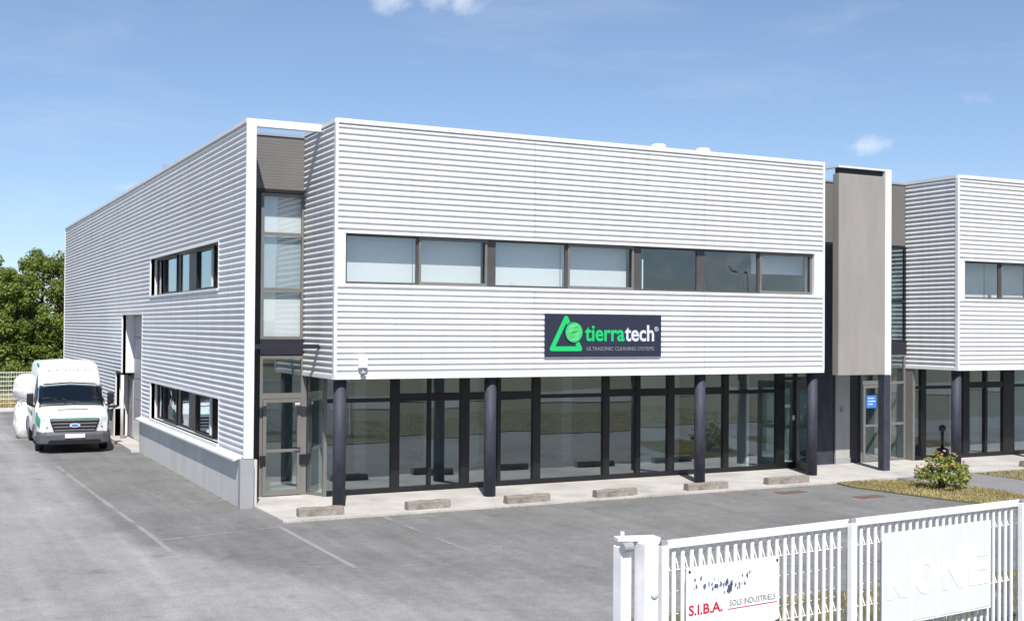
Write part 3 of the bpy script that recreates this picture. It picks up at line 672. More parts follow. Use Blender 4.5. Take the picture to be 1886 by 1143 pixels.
MB().box(0.16, 1.9, RY+2.6, RY+2.7, 0, 7.3).build('interior_wall', M['inner_wall'], B1)
MB().box(0.16, 1.9, RY+.1, RY+2.6, -.02, .05).build('interior_floor', M['inner_floor'], B1)
MB().box(1.9, 2.0, RY+.1, RY+2.7, 0, 7.3).build('interior_wall', M['inner_wall'], B1)
MB().box(1.2, 1.3, 3.9, LEN-.1, 0, 7.3).build('interior_wall', M['inner_wall'], B1)
MB().box(0.1, 18.3, LEN-.1, LEN, 0, 7.6).build('rear_wall', M['liner'], B1)
MB().box(13.95, 14.05, 0.70, 7.0, 0, 7.3).build('interior_wall', M['inner_wall'], B1)
MB().box(14.05, 15.5, 4.0, 4.1, 0, 7.3).build('interior_wall', M['inner_wall'], B1); MB().box(14.05, 15.9, 0.70, 4.0, -.02, .05).build('interior_floor', M['inner_floor'], B1)
for x in (12.45, 13.95):
    MB().lathe([(.17, 7.4), (.17, 8.5), (.23, 8.52), (.23, 8.62), (.17, 8.68), (.05, 8.70)], (x, 4.0, 0), 16).build('roof_cowl', M['vent'], B1, smooth=False)
MB().tube([(-0.02, 8.5, 7.69), (-0.02, 8.5, 7.80)], .03, 8).build('roof_stub', M['light_grey'], B1)

# ================================================================== second building (right)
B2 = empty('industrial_building', (15.9, 0.9, 0), label='partly visible white corrugated building at right with brown grey concrete slab at its entrance', cat='building', group='white metal clad units')
class Off:  # parts are modelled in world coordinates; shift them under the empty
    pass
_n0 = len(bpy.data.objects); _before = set(bpy.data.objects)
C0, C1 = 18.556, 31.0; MY = 0.90
# concrete slab on its post, capped by a thin frame
MB().box(14.62, 16.15, -0.74, -0.52, 2.47, 7.50).build('concrete_slab', M['slab'], B2, bevel=0.01)
MB().box(16.152, 16.36, -0.76, -0.50, 2.46, 7.69).build('corner_fin', M['white_trim'], B2)
MB().box(14.60, 16.15, -0.75, -0.50, 7.645, 7.69).box(14.60, 14.70, -0.498, MY, 7.645, 7.69).build('cap_frame', M['white_trim'], B2)
MB().box(14.64, 16.15, -0.66, -0.58, 7.502, 7.645).build('cap_gap_shade', M['navy'], B2)  # navy strip stands in for the shadowed gap below the cap
MB().box(16.06, 16.27, -0.82, -0.62, 0.03, 2.47).build('column', M['column'], B2)
# recess left of the pier
ribbed_panel(B2, 14.7, 15.98, MY, 5.92, 7.52)
MB().box(14.9, 15.96, MY-.01, MY+.10, 5.5, 5.90).build('panel_foot', M['black'], B2)
MB().box(15.28, 15.90, MY-.06, MY+.08, 0.03, 5.5).build('dark_pilaster', M['column'], B2)
MB().box(14.7, 15.27, MY, MY+.1, ZS+.1, 5.5).build('dark_panel', M['navy'], B2)
MB().box(15.90, 15.97, MY-.03, MY+.05, 0.03, 5.5).build('gap_strip', M['black'], B2)
MB().box(15.97, 16.46, MY-.08, MY+.5, 0.03, 7.3).build('pier', M['concrete'], B2)
MB().box(15.96, 16.475, MY-.09, MY-.081, 0.03, 0.20).build('pier_foot', M['light_grey'], B2)
MB().box(16.13, 16.21, MY-.12, MY-.081, 1.42, 1.54).build('door_bell', M['light_grey'], B2)
MB().box(16.47, 16.9, MY+.02, MY+.1, 0.03, 5.9).build('shade_panel', M['black'], B2)  # black recess side, the slab's shadow put into its colour
d2 = glass_door(B2, 16.9, 17.92, MY, .045, 2.95, 2.12, 1.02, M['alu'], M['glass_shop'])
glazed_bay(B2, 17.93, 18.53, MY, .045, 2.95, [1.05, 2.17], M['alu'], M['glass_shop'], blind=False)
MB().box(16.9, 18.545, MY-.05, MY+.06, 2.955, 3.28).build('dark_rail', M['navy'], B2)
glazed_bay(B2, 16.9, 18.53, MY, 3.285, 5.9, [4.4], M['dark_frame'], M['glass_mirror'], blind=False)
ribbed_panel(B2, 16.5, C0-.004, MY, 5.92, 7.60)
nt_ = MB().box(17.06, 17.42, MY-.068, MY-.061, 1.50, 1.84).build('notice', M['blue'], d2)
for i, w in enumerate((.22, .27, .18)): MB().box(17.11, 17.11+w, MY-.070, MY-.0685, 1.75-i*.08, 1.775-i*.08).build('notice_lines', M['panel_pale'], d2)
# box
FH2 = (18.80, 30.76, 4.447, 5.443)
FW2 = [(18.86, 20.20), (20.30, 21.75), (22.05, 23.6), (23.72, 25.3), (25.6, 27.1), (27.4, 28.9), (29.0, 30.7)]
cladding(B2, 'x', YB, -1, C0+.03, C1-.03, ZS+.06, HT-.09, [(C0+.03, C1-.03, 4.385, 5.47)], [22.0, 27.0])
for a, b in ((C0, FH2[0]), (FH2[1], C1)): trim(B2, 'end_panel', M['white_trim'], 'x', YB, -1, a+.03, b-.03, 4.385, 5.47, -.10, .012)
trim(B2, 'band_lintel', M['white_trim'], 'x', YB, -1, FH2[0]-.03, FH2[1]+.03, FH2[3], 5.47, -.30, .03)
trim(B2, 'band_sill', M['white_trim'], 'x', YB, -1, FH2[0]-.03, FH2[1]+.03, 4.385, FH2[2]-.002, -.30, .035)
for a, b in ((FH2[0]-.03, FH2[0]), (FH2[1], FH2[1]+.03)): trim(B2, 'window_reveal', M['white_trim'], 'x', YB, -1, a, b, FH2[2], FH2[3], -.30, .02)
trim(B2, 'coping', M['white_trim'], 'x', YB, -1, C0-.02, C1+.02, HT-.09, HT, -.3, .042)
trim(B2, 'bottom_trim', M['white_trim'], 'x', YB, -1, C0-.02, C1+.02, ZS, ZS+.06, -.06, .042)
for x in (C0, C1): trim(B2, 'corner_trim', M['white_trim'], 'x', YB, -1, x-.03, x+.03, ZS+.06, HT-.09, -.05, .04)
window(B2, 'x', YB, -1, *FH2, -.12, FW2, M['frame_grey'], M['glass'], [1, .9, 0, 0, 1, 1, 0], bd=.5, sashes=(1, 3, 5), sash_mat=M['alu'])
cladding(B2, 'y', C0, -1, YB+.03, MY, ZS+.06, HT-.09, [], [])
trim(B2, 'coping', M['white_trim'], 'y', C0, -1, YB+.002, 1.3, HT-.088, HT-.002, -.3, .035)
trim(B2, 'bottom_trim', M['white_trim'], 'y', C0, -1, YB+.002, MY, ZS+.002, ZS+.06, -.06, .038)
cladding(B2, 'y', C1, 1, YB+.03, 12, ZS+.06, HT-.09, [], [])
MB().box(C0+.02, C1-.02, YB+.06, .60, ZS+.01, ZS+.12).build('soffit', M['soffit'], B2)
MB().box(18.54, 18.62, .62, MY, .045, ZS).build('frame_post', M['alu'], B2)
sf2 = shopfront(B2, [(18.93, .18), (20.56, .23), (21.36, .10), (22.28, .46), (23.3, .1), (24.2, .2), (26, .18), (28, .18), (29.6, .18)], 18.62, 30.9, .045, ZS, 1.99, (2, 3, 5), M['dark_frame'], M['glass_shop'])
for x in (18.74, 22.10, 27.5, 30.8): column(B2, x, -.70)
rooms(B2, 18.7, 30.9, YB, 7.0)
for x0, x1, y in ((19.2, 20.3, 2.2), (21.0, 22.2, 1.6)): MB().box(x0, x1, y, y+.06, .05, ZS+.02).build('interior_screen', M['blind'], B2)
MB().box(18.6, 18.7, MY+.05, 7.0, 0, 7.3).build('interior_wall', M['inner_wall'], B2)
MB().box(16.46, 18.6, 4.4, 4.5, 0, 7.3).build('interior_wall', M['inner_wall'], B2); MB().box(16.46, 18.6, MY+.1, 4.4, -.02, .05).build('interior_floor', M['inner_floor'], B2)
MB().box(16.46, 18.6, MY+.1, 4.4, 3.0, 3.2).build('upper_floor', M['inner_floor'], B2)
MB().box(15.1, C1, MY+.13, LEN, 7.3, 7.4).build('roof', M['roof'], B2); MB().box(C0+.1, C1-.1, YB+.1, MY+.128, 7.3, 7.4).build('roof', M['roof'], B2)
MB().box(C1-.1, C1, 12, LEN, 0, 7.6).build('wall', M['liner'], B2)
B2.location = (0, 0, 0)

# ------------------------------------------------------------------ text helper
def text(name, s, size, mat, parent, loc, rot, ext=0.004, bold=0.0, sx=1.0, shear=0.0):
    cu = bpy.data.curves.new(name, 'FONT'); cu.body = s; cu.size = size; cu.extrude = ext; cu.offset = bold; cu.shear = shear; cu.resolution_u = 3
    t = bpy.data.objects.new('tmp', cu); COL.objects.link(t)
    bpy.context.view_layer.update()
    me = bpy.data.meshes.new_from_object(t.evaluated_get(bpy.context.evaluated_depsgraph_get()))
    bpy.data.objects.remove(t)
    me.name = name; me.materials.clear(); me.materials.append(mat)
    o = bpy.data.objects.new(name, me); COL.objects.link(o); o.parent = parent
    o.location = loc; o.rotation_euler = rot; o.scale = (sx, 1, 1)
    return o
def text_width(o): return max(v.co.x for v in o.data.vertices)*o.scale[0]
RX = (math.pi/2, 0, 0)

# ---- company sign on the front
SX0, SX1, SZ0, SZ1 = 6.185, 9.175, 2.975, 3.905
sign = empty('company_sign', (SX0, -0.94, SZ0), label='dark navy sign board with green triangle logo above the ground floor glazing', cat='sign')
sb = MB().box(0, SX1-SX0, -0.03, 0, 0, SZ1-SZ0).build('board', M['sign_navy'], sign, bevel=0.006)
b = MB()   # rounded thick triangle outline
P_ = [Vector((0.165, 0, 0.175)), Vector((0.513, 0, 0.835)), Vector((0.865, 0, 0.175))]
def capsule(b, p, q, r, y):
    d = (q-p).normalized(); n = Vector((-d.z, 0, d.x)); pts = []
    for i in range(9):
        a = math.pi*i/8; pts.append(q+n*r*math.cos(a)+d*r*math.sin(a))
    for i in range(9):
        a = math.pi*i/8; pts.append(p-n*r*math.cos(a)-d*r*math.sin(a))
    b.prism([(v.x, y, v.z) for v in pts], (0, 0.006, 0))
capsule(b, P_[0], P_[1], .052, -.0415); capsule(b, P_[0], P_[2], .052, -.0408); capsule(b, P_[1], P_[2], .052, -.0401)
b.build('logo_triangle', M['green'], sign)
def disc(c, rx, rz, y, seg=40): return MB().prism([(c[0]+rx*math.cos(2*math.pi*i/seg), y, c[1]+rz*math.sin(2*math.pi*i/seg)) for i in range(seg)], (0, .008, 0))
disc((0.706, 0.531), .232, .238, -.0455).build('logo_ring', M['sign_navy'], sign)
disc((0.706, 0.531), .212, .216, -.051).build('logo_globe', M['green'], sign)
b = MB()
for k in range(-3, 4):
    for (dx, dz) in ((1, .28), (-.28, 1)):
        for j in range(-3, 4):
            cx = .706+k*.052*dz+j*.05*dx*0.9; cz = .531-k*.052*dx*-0.6+j*.05*dz+k*.02
            if ((cx-.706)/.185)**2+((cz-.531)/.185)**2 < 1:
                b.prism([(cx-.02, -.0535, cz-.008), (cx+.014, -.0535, cz-.014), (cx+.02, -.0535, cz+.008), (cx-.014, -.0535, cz+.014)], (0, .002, 0))
b.build('globe_lines', M['green_light'], sign)
t1 = text('lettering', 'tierra', .50, M['green'], sign, (1.0, -.033, .35), RX, bold=.010, sx=.80)
x = 1.0+text_width(t1)+.015
t2 = text('lettering', 'tech', .50, M['lilac'], sign, (x, -.033, .35), RX, bold=.010, sx=.80)
x2 = x+text_width(t2); s_ = (2.79-1.0)/(x2-1.0)
t1.scale[0] *= s_; t2.location.x = 1.0+text_width(t1)+.015*s_; t2.scale[0] *= s_
text('registered_mark', '\u00ae', .15, M['lilac'], sign, (2.80, -.033, .56), RX)
t3 = text('small_lettering', 'ULTRASONIC CLEANING SYSTEMS', .115, M['text_grey'], sign, (1.03, -.033, .135), RX, bold=.001)
t3.scale[0] = (2.79-1.03)/text_width(t3)
# ---- white floodlight under the sign corner
fl = empty('wall_floodlight', (2.07, -0.935, 2.85), label='small white floodlight with motion sensor on the lower left of the white facade', cat='light')
MB().box(-.09, .09, -.10, 0.02, -.08, .14).build('housing', M['white_trim'], fl, bevel=.02)
MB().box(-.07, .07, -.108, -.101, -.06, .10).build('lens', M['panel_white'], fl)
MB().tube([(0, -.05, -.08), (0, -.07, -.14)], .018, 8).build('bracket', M['light_grey'], fl)
MB().lathe([(.02, -.20), (.055, -.185), (.06, -.155), (.03, -.135)], (0, -.08, 0), 14).build('motion_sensor', M['light_grey'], fl, smooth=True)

# ------------------------------------------------------------------ wheel stops
stops = [(0.57, 1.45, -1.66), (2.72, 3.63, -1.72), (4.84, 5.84, -1.80), (6.94, 7.96, -1.80), (9.33, 10.40, -1.74), (11.62, 12.80, -1.66), (20.13, 21.1, -1.62)]
stop_lab = ['concrete wheel stop in front of the leftmost column', 'concrete wheel stop second from the left along the walkway', 'concrete wheel stop third from the left along the walkway',
            'concrete wheel stop fourth from the left, midway between two columns', 'concrete wheel stop just right of the third column', 'concrete wheel stop in front of the open glass door', 'concrete wheel stop at the right edge beyond the dry grass']
for (a, b_, y), lab in zip(stops, stop_lab):
    b = MB(); n = 12; L_ = b_-a
    prof = [(-.10, 0), (-.085, .13), (-.06, .155), (.06, .155), (.085, .13), (.10, 0)]
    for i in range(n+1):
        for py, pz in prof:
            k = noise.noise((a+i*.4, py*12, pz*12))*.012
            b.v.append((-L_/2+L_*i/n+(k if i in (0, n) else 0), py+k, max(pz+k*1.2, 0) if pz else 0))
    k = len(prof)
    for i in range(n):
        for j in range(k-1): b.f.append((i*k+j, i*k+j+1, (i+1)*k+j+1, (i+1)*k+j))
    b.f.append(tuple(range(k))[::-1]); b.f.append(tuple(range(n*k, n*k+k)))
    o = b.build('wheel_stop', M['stop'], label=lab, cat='wheel stop', group='concrete wheel stops along the walkway')
    o.location = ((a+b_)/2, y, .044); o.rotation_euler.z = random.uniform(-.03, .03)

# ------------------------------------------------------------------ ashtray post by the right entrance
ab = empty('ash_bin', (19.1, .1, .045), label='black round based ash bin post beside the right building glazing', cat='bin')
MB().lathe([(.20, 0), (.21, .03), (.21, .20), (.17, .30), (.16, .34), (.08, .38)], seg=20).build('base', M['black'], ab, smooth=False)
MB().lathe([(.045, .38), (.04, .80)], seg=14).build('stem', M['black'], ab, smooth=True)
MB().lathe([(.03, .80), (.085, .84), (.10, .90), (.085, .96), (.03, 1.0)], seg=16).build('head', M['black'], ab, smooth=True)
MB().box(-.3, -.23, -.1, .0, 0, .32).box(.14, .26, -.16, -.05, 0, .24).build('foot_block', M['black'], ab, bevel=.02)

# ------------------------------------------------------------------ foliage
def leaf_cloud(b, c, r, n, size, squash=.8):
    for _ in range(n):
        while True:
            d = Vector((random.gauss(0, 1), random.gauss(0, 1), random.gauss(0, 1)))
            if d.length > .1: break
        d.normalize(); rad = r*(random.random()**.35)
        p = Vector(c)+Vector((d.x*rad, d.y*rad, d.z*rad*squash))
        n_ = (d+Vector((random.gauss(0, .6), random.gauss(0, .6), random.gauss(0, .6)+.5))).normalized()
        t = n_.orthogonal().normalized(); a = random.uniform(0, 6.28); t2 = n_.cross(t); u = t*math.cos(a)+t2*math.sin(a); v = n_.cross(u)
        s = size*random.uniform(.6, 1.3)
        b.poly([p-u*s*.5, p+v*s*.28, p+u*s*.5, p-v*s*.28])
def tree(x, y, h, r, seed, label, mat, n=60, size=.17, low=.15):
    random.seed(seed); t = empty('tree', (x, y, -.04), label=label, cat='tree', group='trees behind the far fence')
    tr = MB(); pts = [(0, 0, 0), (.08, .05, h*.3), (.0, .1, h*.6), (.1, 0, h*.85)]
    tr.tube(pts, [.2, .16, .10, .04], 8)
    for k in range(6):
        a = random.uniform(0, 6.28); z = h*random.uniform(.25, .6); e = Vector((math.cos(a)*r*.7, math.sin(a)*r*.7, z+h*.2))
        tr.tube([(.05, .05, z), tuple(e*.5+Vector((0, 0, z*.5))), tuple(e)], [.08, .05, .02], 6)
    tr.build('trunk', M['bark'], t, smooth=True)
    b = MB()
    for k in range(n):
        z = random.uniform(low, .96); w = r*(math.sin(math.pi*min(1, .12+.85*(z-low)/(1-low)*.95+.05))**.6)
        a = random.uniform(0, 6.28); q = w*random.uniform(.35, 1.0)
        cr = random.uniform(.35, .75)*(1.15-z*.45)
        leaf_cloud(b, (q*math.cos(a), q*math.sin(a), h*z), cr, int(360*cr), size)
    for k in range(14):   # loose sprigs that break the outline
        a = random.uniform(0, 6.28); z = random.uniform(.5, .92); q = r*random.uniform(.5, 1.0)*(1.1-z*.6)
        leaf_cloud(b, (q*math.cos(a), q*math.sin(a), h*z+random.uniform(0, .2)), random.uniform(.15, .35), 25, size*.8)
    b.build('crown', mat, t)
tree(-2.6, 46, 7.4, 2.4, 2, 'olive green tree behind the far fence, at the left edge', M['leaf2'], 110)
tree(-0.9, 43.5, 6.6, 1.9, 3, 'bushy green tree behind the white bulk bag and far fence', M['leaf'], 120)
tree(0.7, 47, 7.9, 2.1, 4, 'taller dark green tree directly behind the white van', M['leaf'], 120)
tree(2.5, 45, 7.9, 2.1, 5, 'tall green tree at the far corner of the white building', M['leaf2'], 120)
tree(5.0, 46, 8.0, 2.2, 6, 'green tree mostly hidden behind the far end of the building', M['leaf'], 60)
random.seed(11); b = MB()
for k in range(150):
    leaf_cloud(b, (random.uniform(-5.5, 8), random.uniform(38.5, 43), random.uniform(.1, 1.6)), random.uniform(.3, .7), 75, .17)
b.build('undergrowth', M['leaf2'], kind='stuff', label='light green undergrowth at the foot of the trees', cat='undergrowth')
b = MB()   # rough grass between fence and trees
for k in range(16000):
    x, y = random.uniform(-12, 3), random.uniform(30, 39); hh = random.uniform(.1, .5); r = .02; w = random.uniform(0, 3.14)
    b.poly([(x-r*math.cos(w), y-r*math.sin(w), -.04), (x+r*math.cos(w), y+r*math.sin(w), -.04), (x+random.uniform(-.15, .15), y+random.uniform(-.15, .15), hh)])
b.build('rough_grass', M['grass_dry'], kind='stuff', label='rough dry grass behind the far mesh fence', cat='grass')
# far wood across the road, behind the photographer (seen mirrored in the glass)
b = MB()
for k in range(520):
    x = random.uniform(-40, 130); z = random.random(); hh = 5.0+2.6*noise.noise((x*.09, 0, 5))+1.6*noise.noise((x*.35, 3, 5))
    leaf_cloud(b, (x, -86+random.uniform(-3, 3), .4+z*hh), random.uniform(.8, 1.6), 34, .75)
b.build('far_wood', M['leaf'], kind='stuff', label='dark line of trees mirrored in the windows', cat='wood')

# flowering bush in the dry grass
random.seed(21); bush = empty('rose_bush', (14.95, -3.75, .02), label='flowering rose bush with pink and red blooms in the dry grass', cat='bush')
b = MB()
for k in range(16):
    a = random.uniform(0, 6.28); q = random.uniform(.15, .62)
    b.tube([(random.uniform(-.05, .05), random.uniform(-.05, .05), 0), (q*.5*math.cos(a), q*.5*math.sin(a), .38), (q*math.cos(a), q*math.sin(a), random.uniform(.5, .85))], [.014, .01, .005], 5)
bush.scale = (.86, .86, .86)
b.build('stems', M['bark'], bush)
b = MB(); tips = []
for k in range(72):
    a = random.uniform(0, 6.28); q = .68*math.sqrt(random.random()); z = random.uniform(.18, .98-.55*(q/.7)**2)
    c = (q*math.cos(a), q*math.sin(a), z); leaf_cloud(b, c, random.uniform(.09, .18), 42, .085); tips.append(c)
b.build('foliage', M['leaf_bush'], bush)
fm = MB().lathe([(.008, -.02), (.034, 0), (.038, .02), (.02, .036)], seg=7).mesh('bloom'); fm.materials.append(M['flower'])
for k in range(13):
    a = random.uniform(0, 6.28); q = .75*math.sqrt(random.random()); z = 1.04-.62*(q/.75)**2+random.uniform(-.08, .05)
    o = share('bloom', fm, bush, (q*math.cos(a), q*math.sin(a), z)); o.rotation_euler = (random.uniform(-.7, .7), random.uniform(-.7, .7), 0); s = random.uniform(.6, 1.15); o.scale = (s, s, s)

# ------------------------------------------------------------------ far mesh fence on the left
ff = empty('mesh_fence', (0, 30.9, -.04), label='low pale wire mesh fence behind the white van and bulk bag', cat='fence')
for i in range(6):
    x = -13.2+i*2.45
    MB().box(x-.035, x+.035, -.035, .035, 0, 1.72).build('post', M['fence'], ff)
    if i < 5:
        w = MB()
        for k in range(9): w.box(x+.035, x+2.415, -.008, .008, .1+k*.185, .125+k*.185)
        for k in range(1, 24): w.box(x+k*.1-.004, x+k*.1+.004, -.014, -.0085, .08, 1.64)
        w.build('wire_panel', M['fence'], ff)
        

# ------------------------------------------------------------------ white bulk bag and sack
random.seed(5)
def soft_block(w, d, h, bulge, seed, round_=.5):
    b = MB(); nu, nv = 44, 22
    for j in range(nv+1):
        t = j/nv
        for i in range(nu):
            a = 2*math.pi*i/nu; c, s = math.cos(a), math.sin(a); e = round_
            x = math.copysign(abs(c)**e, c)*w/2; y = math.copysign(abs(s)**e, s)*d/2
            k = (1-(2*t-1)**6*.22)*(1+bulge*math.sin(math.pi*t))+.07*noise.noise((c*2+seed, s*2, t*4))+.05*noise.noise((c*6+seed, s*6, t*7))
            b.v.append((x*k, y*k, h*t+(.05*noise.noise((c*2, s*2, seed)) if j > nv*.7 else 0)))
    for j in range(nv):
        for i in range(nu):
            i2 = (i+1) % nu; b.f.append((j*nu+i, j*nu+i2, (j+1)*nu+i2, (j+1)*nu+i))
    b.v.append((0, 0, 0)); b.v.append((0, 0, h*1.04)); A_, B_ = len(b.v)-2, len(b.v)-1
    for i in range(nu):
        i2 = (i+1) % nu; b.f.append((i2, i, A_)); b.f.append((nv*nu+i, nv*nu+i2, B_))
    return b
bb = empty('bulk_bag', (-2.42, 17.3, 0), label='crumpled white bulk bag on the asphalt beside the van', cat='bag')
soft_block(.92, .92, 1.12, .06, 3).build('body', M['bag'], bb, smooth=True)
for sx, sy in ((-1, -1), (1, -1), (-1, 1), (1, 1)):
    MB().tube([(sx*.36, sy*.36, 1.0), (sx*.43, sy*.40, 1.16), (sx*.30, sy*.42, 1.18), (sx*.30, sy*.36, 1.0)], .018, 6).build('lifting_loop', M['bag'], bb, smooth=True)
sk = soft_block(.95, .95, .84, .22, 9, .8).build('sack', M['bag'], smooth=True, label='round full white sack sitting on top of the bulk bag', cat='sack'); sk.location = (-2.36, 17.35, 1.14); sk.rotation_euler = (0, .06, .5)

# ------------------------------------------------------------------ van
van = empty('delivery_van', (-1.74, 11.95, 0), math.radians(-2.0), label='white high roof van with green corners and grey bumper beside the building', cat='van')
# local: front at y = 0, rear at +y
ST = [  # y, zbot, ztop, half width low, half width top, belt z
 (0.02, .42, .90, .80, .72), (0.10, .40, .98, .88, .78), (0.30, .36, 1.06, .94, .84), (0.62, .34, 1.15, .97, .88), (0.92, .33, 1.25, .975, .86), (1.05, .33, 1.36, .98, .84),
 (1.55, .33, 1.84, .985, .80), (1.66, .33, 1.93, .985, .80), (1.85, .33, 2.18, .985, .79), (2.10, .33, 2.38, .985, .78), (2.45, .33, 2.47, .985, .78), (3.2, .33, 2.50, .985, .78), (5.2, .33, 2.50, .985, .78), (5.52, .34, 2.46, .975, .77), (5.62, .40, 2.38, .94, .74)]
def half(st, s):
    """point on the right half of a section, s 0 (bottom) .. 1 (top centre)"""
    y, zb, zt, wl, wt = st; belt = min(1.22, zt-.12)
    key = [(0, (wl*.92, zb)), (.12, (wl, zb+.12)), (.42, (wl, belt-.15)), (.52, (wl-.015, belt)), (.78, (wt+.06, zt-.16) if zt > 1.5 else (wt+.02, zt-.06)), (.86, (wt, zt-.05) if zt > 1.5 else (wt-.06, zt-.02)), (1, (0, zt))]
    for (a, p), (b_, q) in zip(key, key[1:]):
        if a <= s <= b_:
            t = (s-a)/(b_-a); return Vector((p[0]+(q[0]-p[0])*t, y, p[1]+(q[1]-p[1])*t))
def section(y):
    for a, b_ in zip(ST, ST[1:]):
        if a[0] <= y <= b_[0]:
            t = (y-a[0])/(b_[0]-a[0]); return tuple(p+(q-p)*t for p, q in zip(a, b_))
SS = [0, .06, .12, .27, .42, .47, .52, .65, .78, .82, .86, .90, .95, 1]
def hull_point(y, s):   # s in -1..1 : left .. right
    st = section(y); p = half(st, 1-abs(s)); return Vector((math.copysign(p.x, s) if s else 0, p.y, p.z))
ring = [-(1-s) for s in SS]+[(1-s) for s in SS[::-1][1:]]
b = MB(); ys = sorted(set([st[0] for st in ST]+[.2, .45, .77, 1.3, 4.2]))
for y in ys:
    for s in ring: b.v.append(tuple(hull_point(y, s)))
k = len(ring)
for i in range(len(ys)-1):
    for j in range(k-1): b.f.append((i*k+j, i*k+j+1, (i+1)*k+j+1, (i+1)*k+j))
    b.f.append((i*k+k-1, i*k, (i+1)*k, (i+1)*k+k-1))
b.f.append(tuple(range(k))[::-1]); b.f.append(tuple(range((len(ys)-1)*k, len(ys)*k)))
body = b.build('body', M['van_white'], van, smooth=True)
body.data.polygons.foreach_set('use_smooth', [len(p.vertices) == 4 for p in body.data.polygons])
es = body.modifiers.new('edges', 'EDGE_SPLIT'); es.split_angle = math.radians(38)
def patch(name, mat, y0, y1, s0, s1, off, ny=5, ns=9, parent=None, thick=.006):
    b = MB()
    P = [[hull_point(y0(s) + (y1(s)-y0(s))*i/ny if callable(y0) else y0+(y1-y0)*i/ny, s0+(s1-s0)*j/ns) for j in range(ns+1)] for i in range(ny+1)] if not callable(y0) else None
    n0 = []
    for i in range(ny+1):
        for j in range(ns+1):
            p = P[i][j]; du = P[min(i+1, ny)][j]-P[max(i-1, 0)][j]; dv = P[i][min(j+1, ns)]-P[i][max(j-1, 0)]; n = dv.cross(du)
            n = n.normalized() if n.length else Vector((0, -1, 0))
            c = p-Vector((0, p.y, 1.0))
            if n.dot(c+Vector((0, -.3, 0))) < 0: n = -n
            b.v.append(tuple(p+n*off))
    for i in range(ny):
        for j in range(ns): a = i*(ns+1)+j; b.f.append((a, a+1, a+ns+2, a+ns+1))
    o = b.build(name, mat, parent or van, smooth=True)
    sm = o.modifiers.new('solid', 'SOLIDIFY'); sm.thickness = thick; sm.offset = 0
    return o
ws = patch('windscreen_seal', M['black'], .95, 1.64, -.235, .235, .006, 6, 12)
patch('glass', M['van_glass'], 1.02, 1.58, -.215, .215, .018, 6, 12, ws)
for sg in (-1, 1):
    for y in (1.12, 2.22): patch('door_seam', M['black'], y, y+.012, sg*.86, sg*.24, .004, 1, 12, thick=.003)
    MB().tube([(sg*.12, .96, 1.30), (sg*.12-.38, 1.14, 1.47)], .012, 6).build('wiper', M['black'], van)
patch('bonnet_seam', M['black'], .90, .915, -.40, .40, .004, 1, 14, thick=.003)
patch('bonnet_slot', M['van_grey'], .66, .72, -.07, .07, .006, 1, 4)
for sg in (-1, 1):
    patch('side_window', M['black'], 1.35, 2.1, sg*.44, sg*.25, .008, 4, 5)
    patch('fender_flash', M['van_green'], .06, .80, sg*.62, sg*.36, .008, 4, 5)
    patch('side_stripe', M['van_green'], 2.2, 5.3, sg*.66, sg*.60, .007, 4, 2)
    patch('roof_panel', M['van_green'] if sg < 0 else M['van_white'], 2.3, 3.2, sg*.20, sg*.15, .007, 3, 3)
    # headlight: tall swept lens
    h = MB().prism([(sg*.58, -.075, .60), (sg*.86, -.03, .58), (sg*.90, .05, 1.0), (sg*.70, -.03, 1.02)], (0, .18, 0)).build('headlight', M['lamp_glass'], van, bevel=.02)
    MB().tube([(sg*.70, -.035, .70), (sg*.70, .02, .70)], .055, 12).build('bulb', M['chrome'], h)
    mr = MB().box(sg*1.10-.09, sg*1.10+.09, 1.28, 1.40, 1.28, 1.62).build('mirror', M['black'], van, bevel=.03)
    MB().tube([(sg*.93, 1.36, 1.22), (sg*1.12, 1.34, 1.30)], .035, 8).build('mirror_arm', M['black'], mr)
    MB().box(sg*1.16-.14, sg*1.16+.14, 1.26, 1.34, 1.16, 1.24).build('mirror_foot', M['black'], mr, bevel=.02) if sg > 0 else None
    for wy in (.98, 4.35):
        w = empty('wheel', (sg*.86, wy, .335)); w.parent = van
        c = MB().lathe([(.20, -.10), (.31, -.105), (.335, -.07), (.335, .07), (.31, .105), (.20, .10)], seg=28).build('tyre', M['rubber'], w, smooth=True); c.rotation_euler.y = math.pi/2
        c = MB().lathe([(.03, sg*.03), (.12, sg*.05), (.20, sg*.085), (.205, sg*.10)] if sg > 0 else [(.205, sg*.10), (.20, sg*.085), (.12, sg*.05), (.03, sg*.03)], seg=20).build('rim', M['rim'], w, smooth=True); c.rotation_euler.y = math.pi/2
        ar = MB()
        for q in range(13):
            a = math.pi*q/12
            for rr in (.345, .43):
                ar.v.append((sg*.99, wy+rr*math.cos(a), .335+rr*math.sin(a)))
        for q in range(12): ar.f.append((2*q, 2*q+1, 2*q+3, 2*q+2))
        a_ = ar.build('wheel_arch', M['van_grey'], van); sm = a_.modifiers.new('solid', 'SOLIDIFY'); sm.thickness = .04
bm_ = MB()
pr_ = [(-.98, .42), (-.97, .16), (-.90, .0), (-.74, -.09), (-.4, -.13), (0, -.145), (.4, -.13), (.74, -.09), (.90, .0), (.97, .16), (.98, .42)]
for z, inn in ((.26, .05), (.30, .0), (.52, -.01), (.60, .03)):
    for px, py in pr_: bm_.v.append((px*(1-inn*.3), py+inn*.6, z))
for r in range(3):
    for j in range(len(pr_)-1): a = r*11+j; bm_.f.append((a, a+1, a+12, a+11))
bm_.f.append(tuple(range(33, 44))); bm_.f.append(tuple(range(11))[::-1])
bp_ = bm_.build('bumper', M['van_grey'], van, smooth=False)
MB().prism([(-.74, -.11, .265), (.74, -.11, .265), (.66, -.12, .385), (-.66, -.12, .385)], (0, -.06, 0)).build('air_intake', M['black'], bp_)
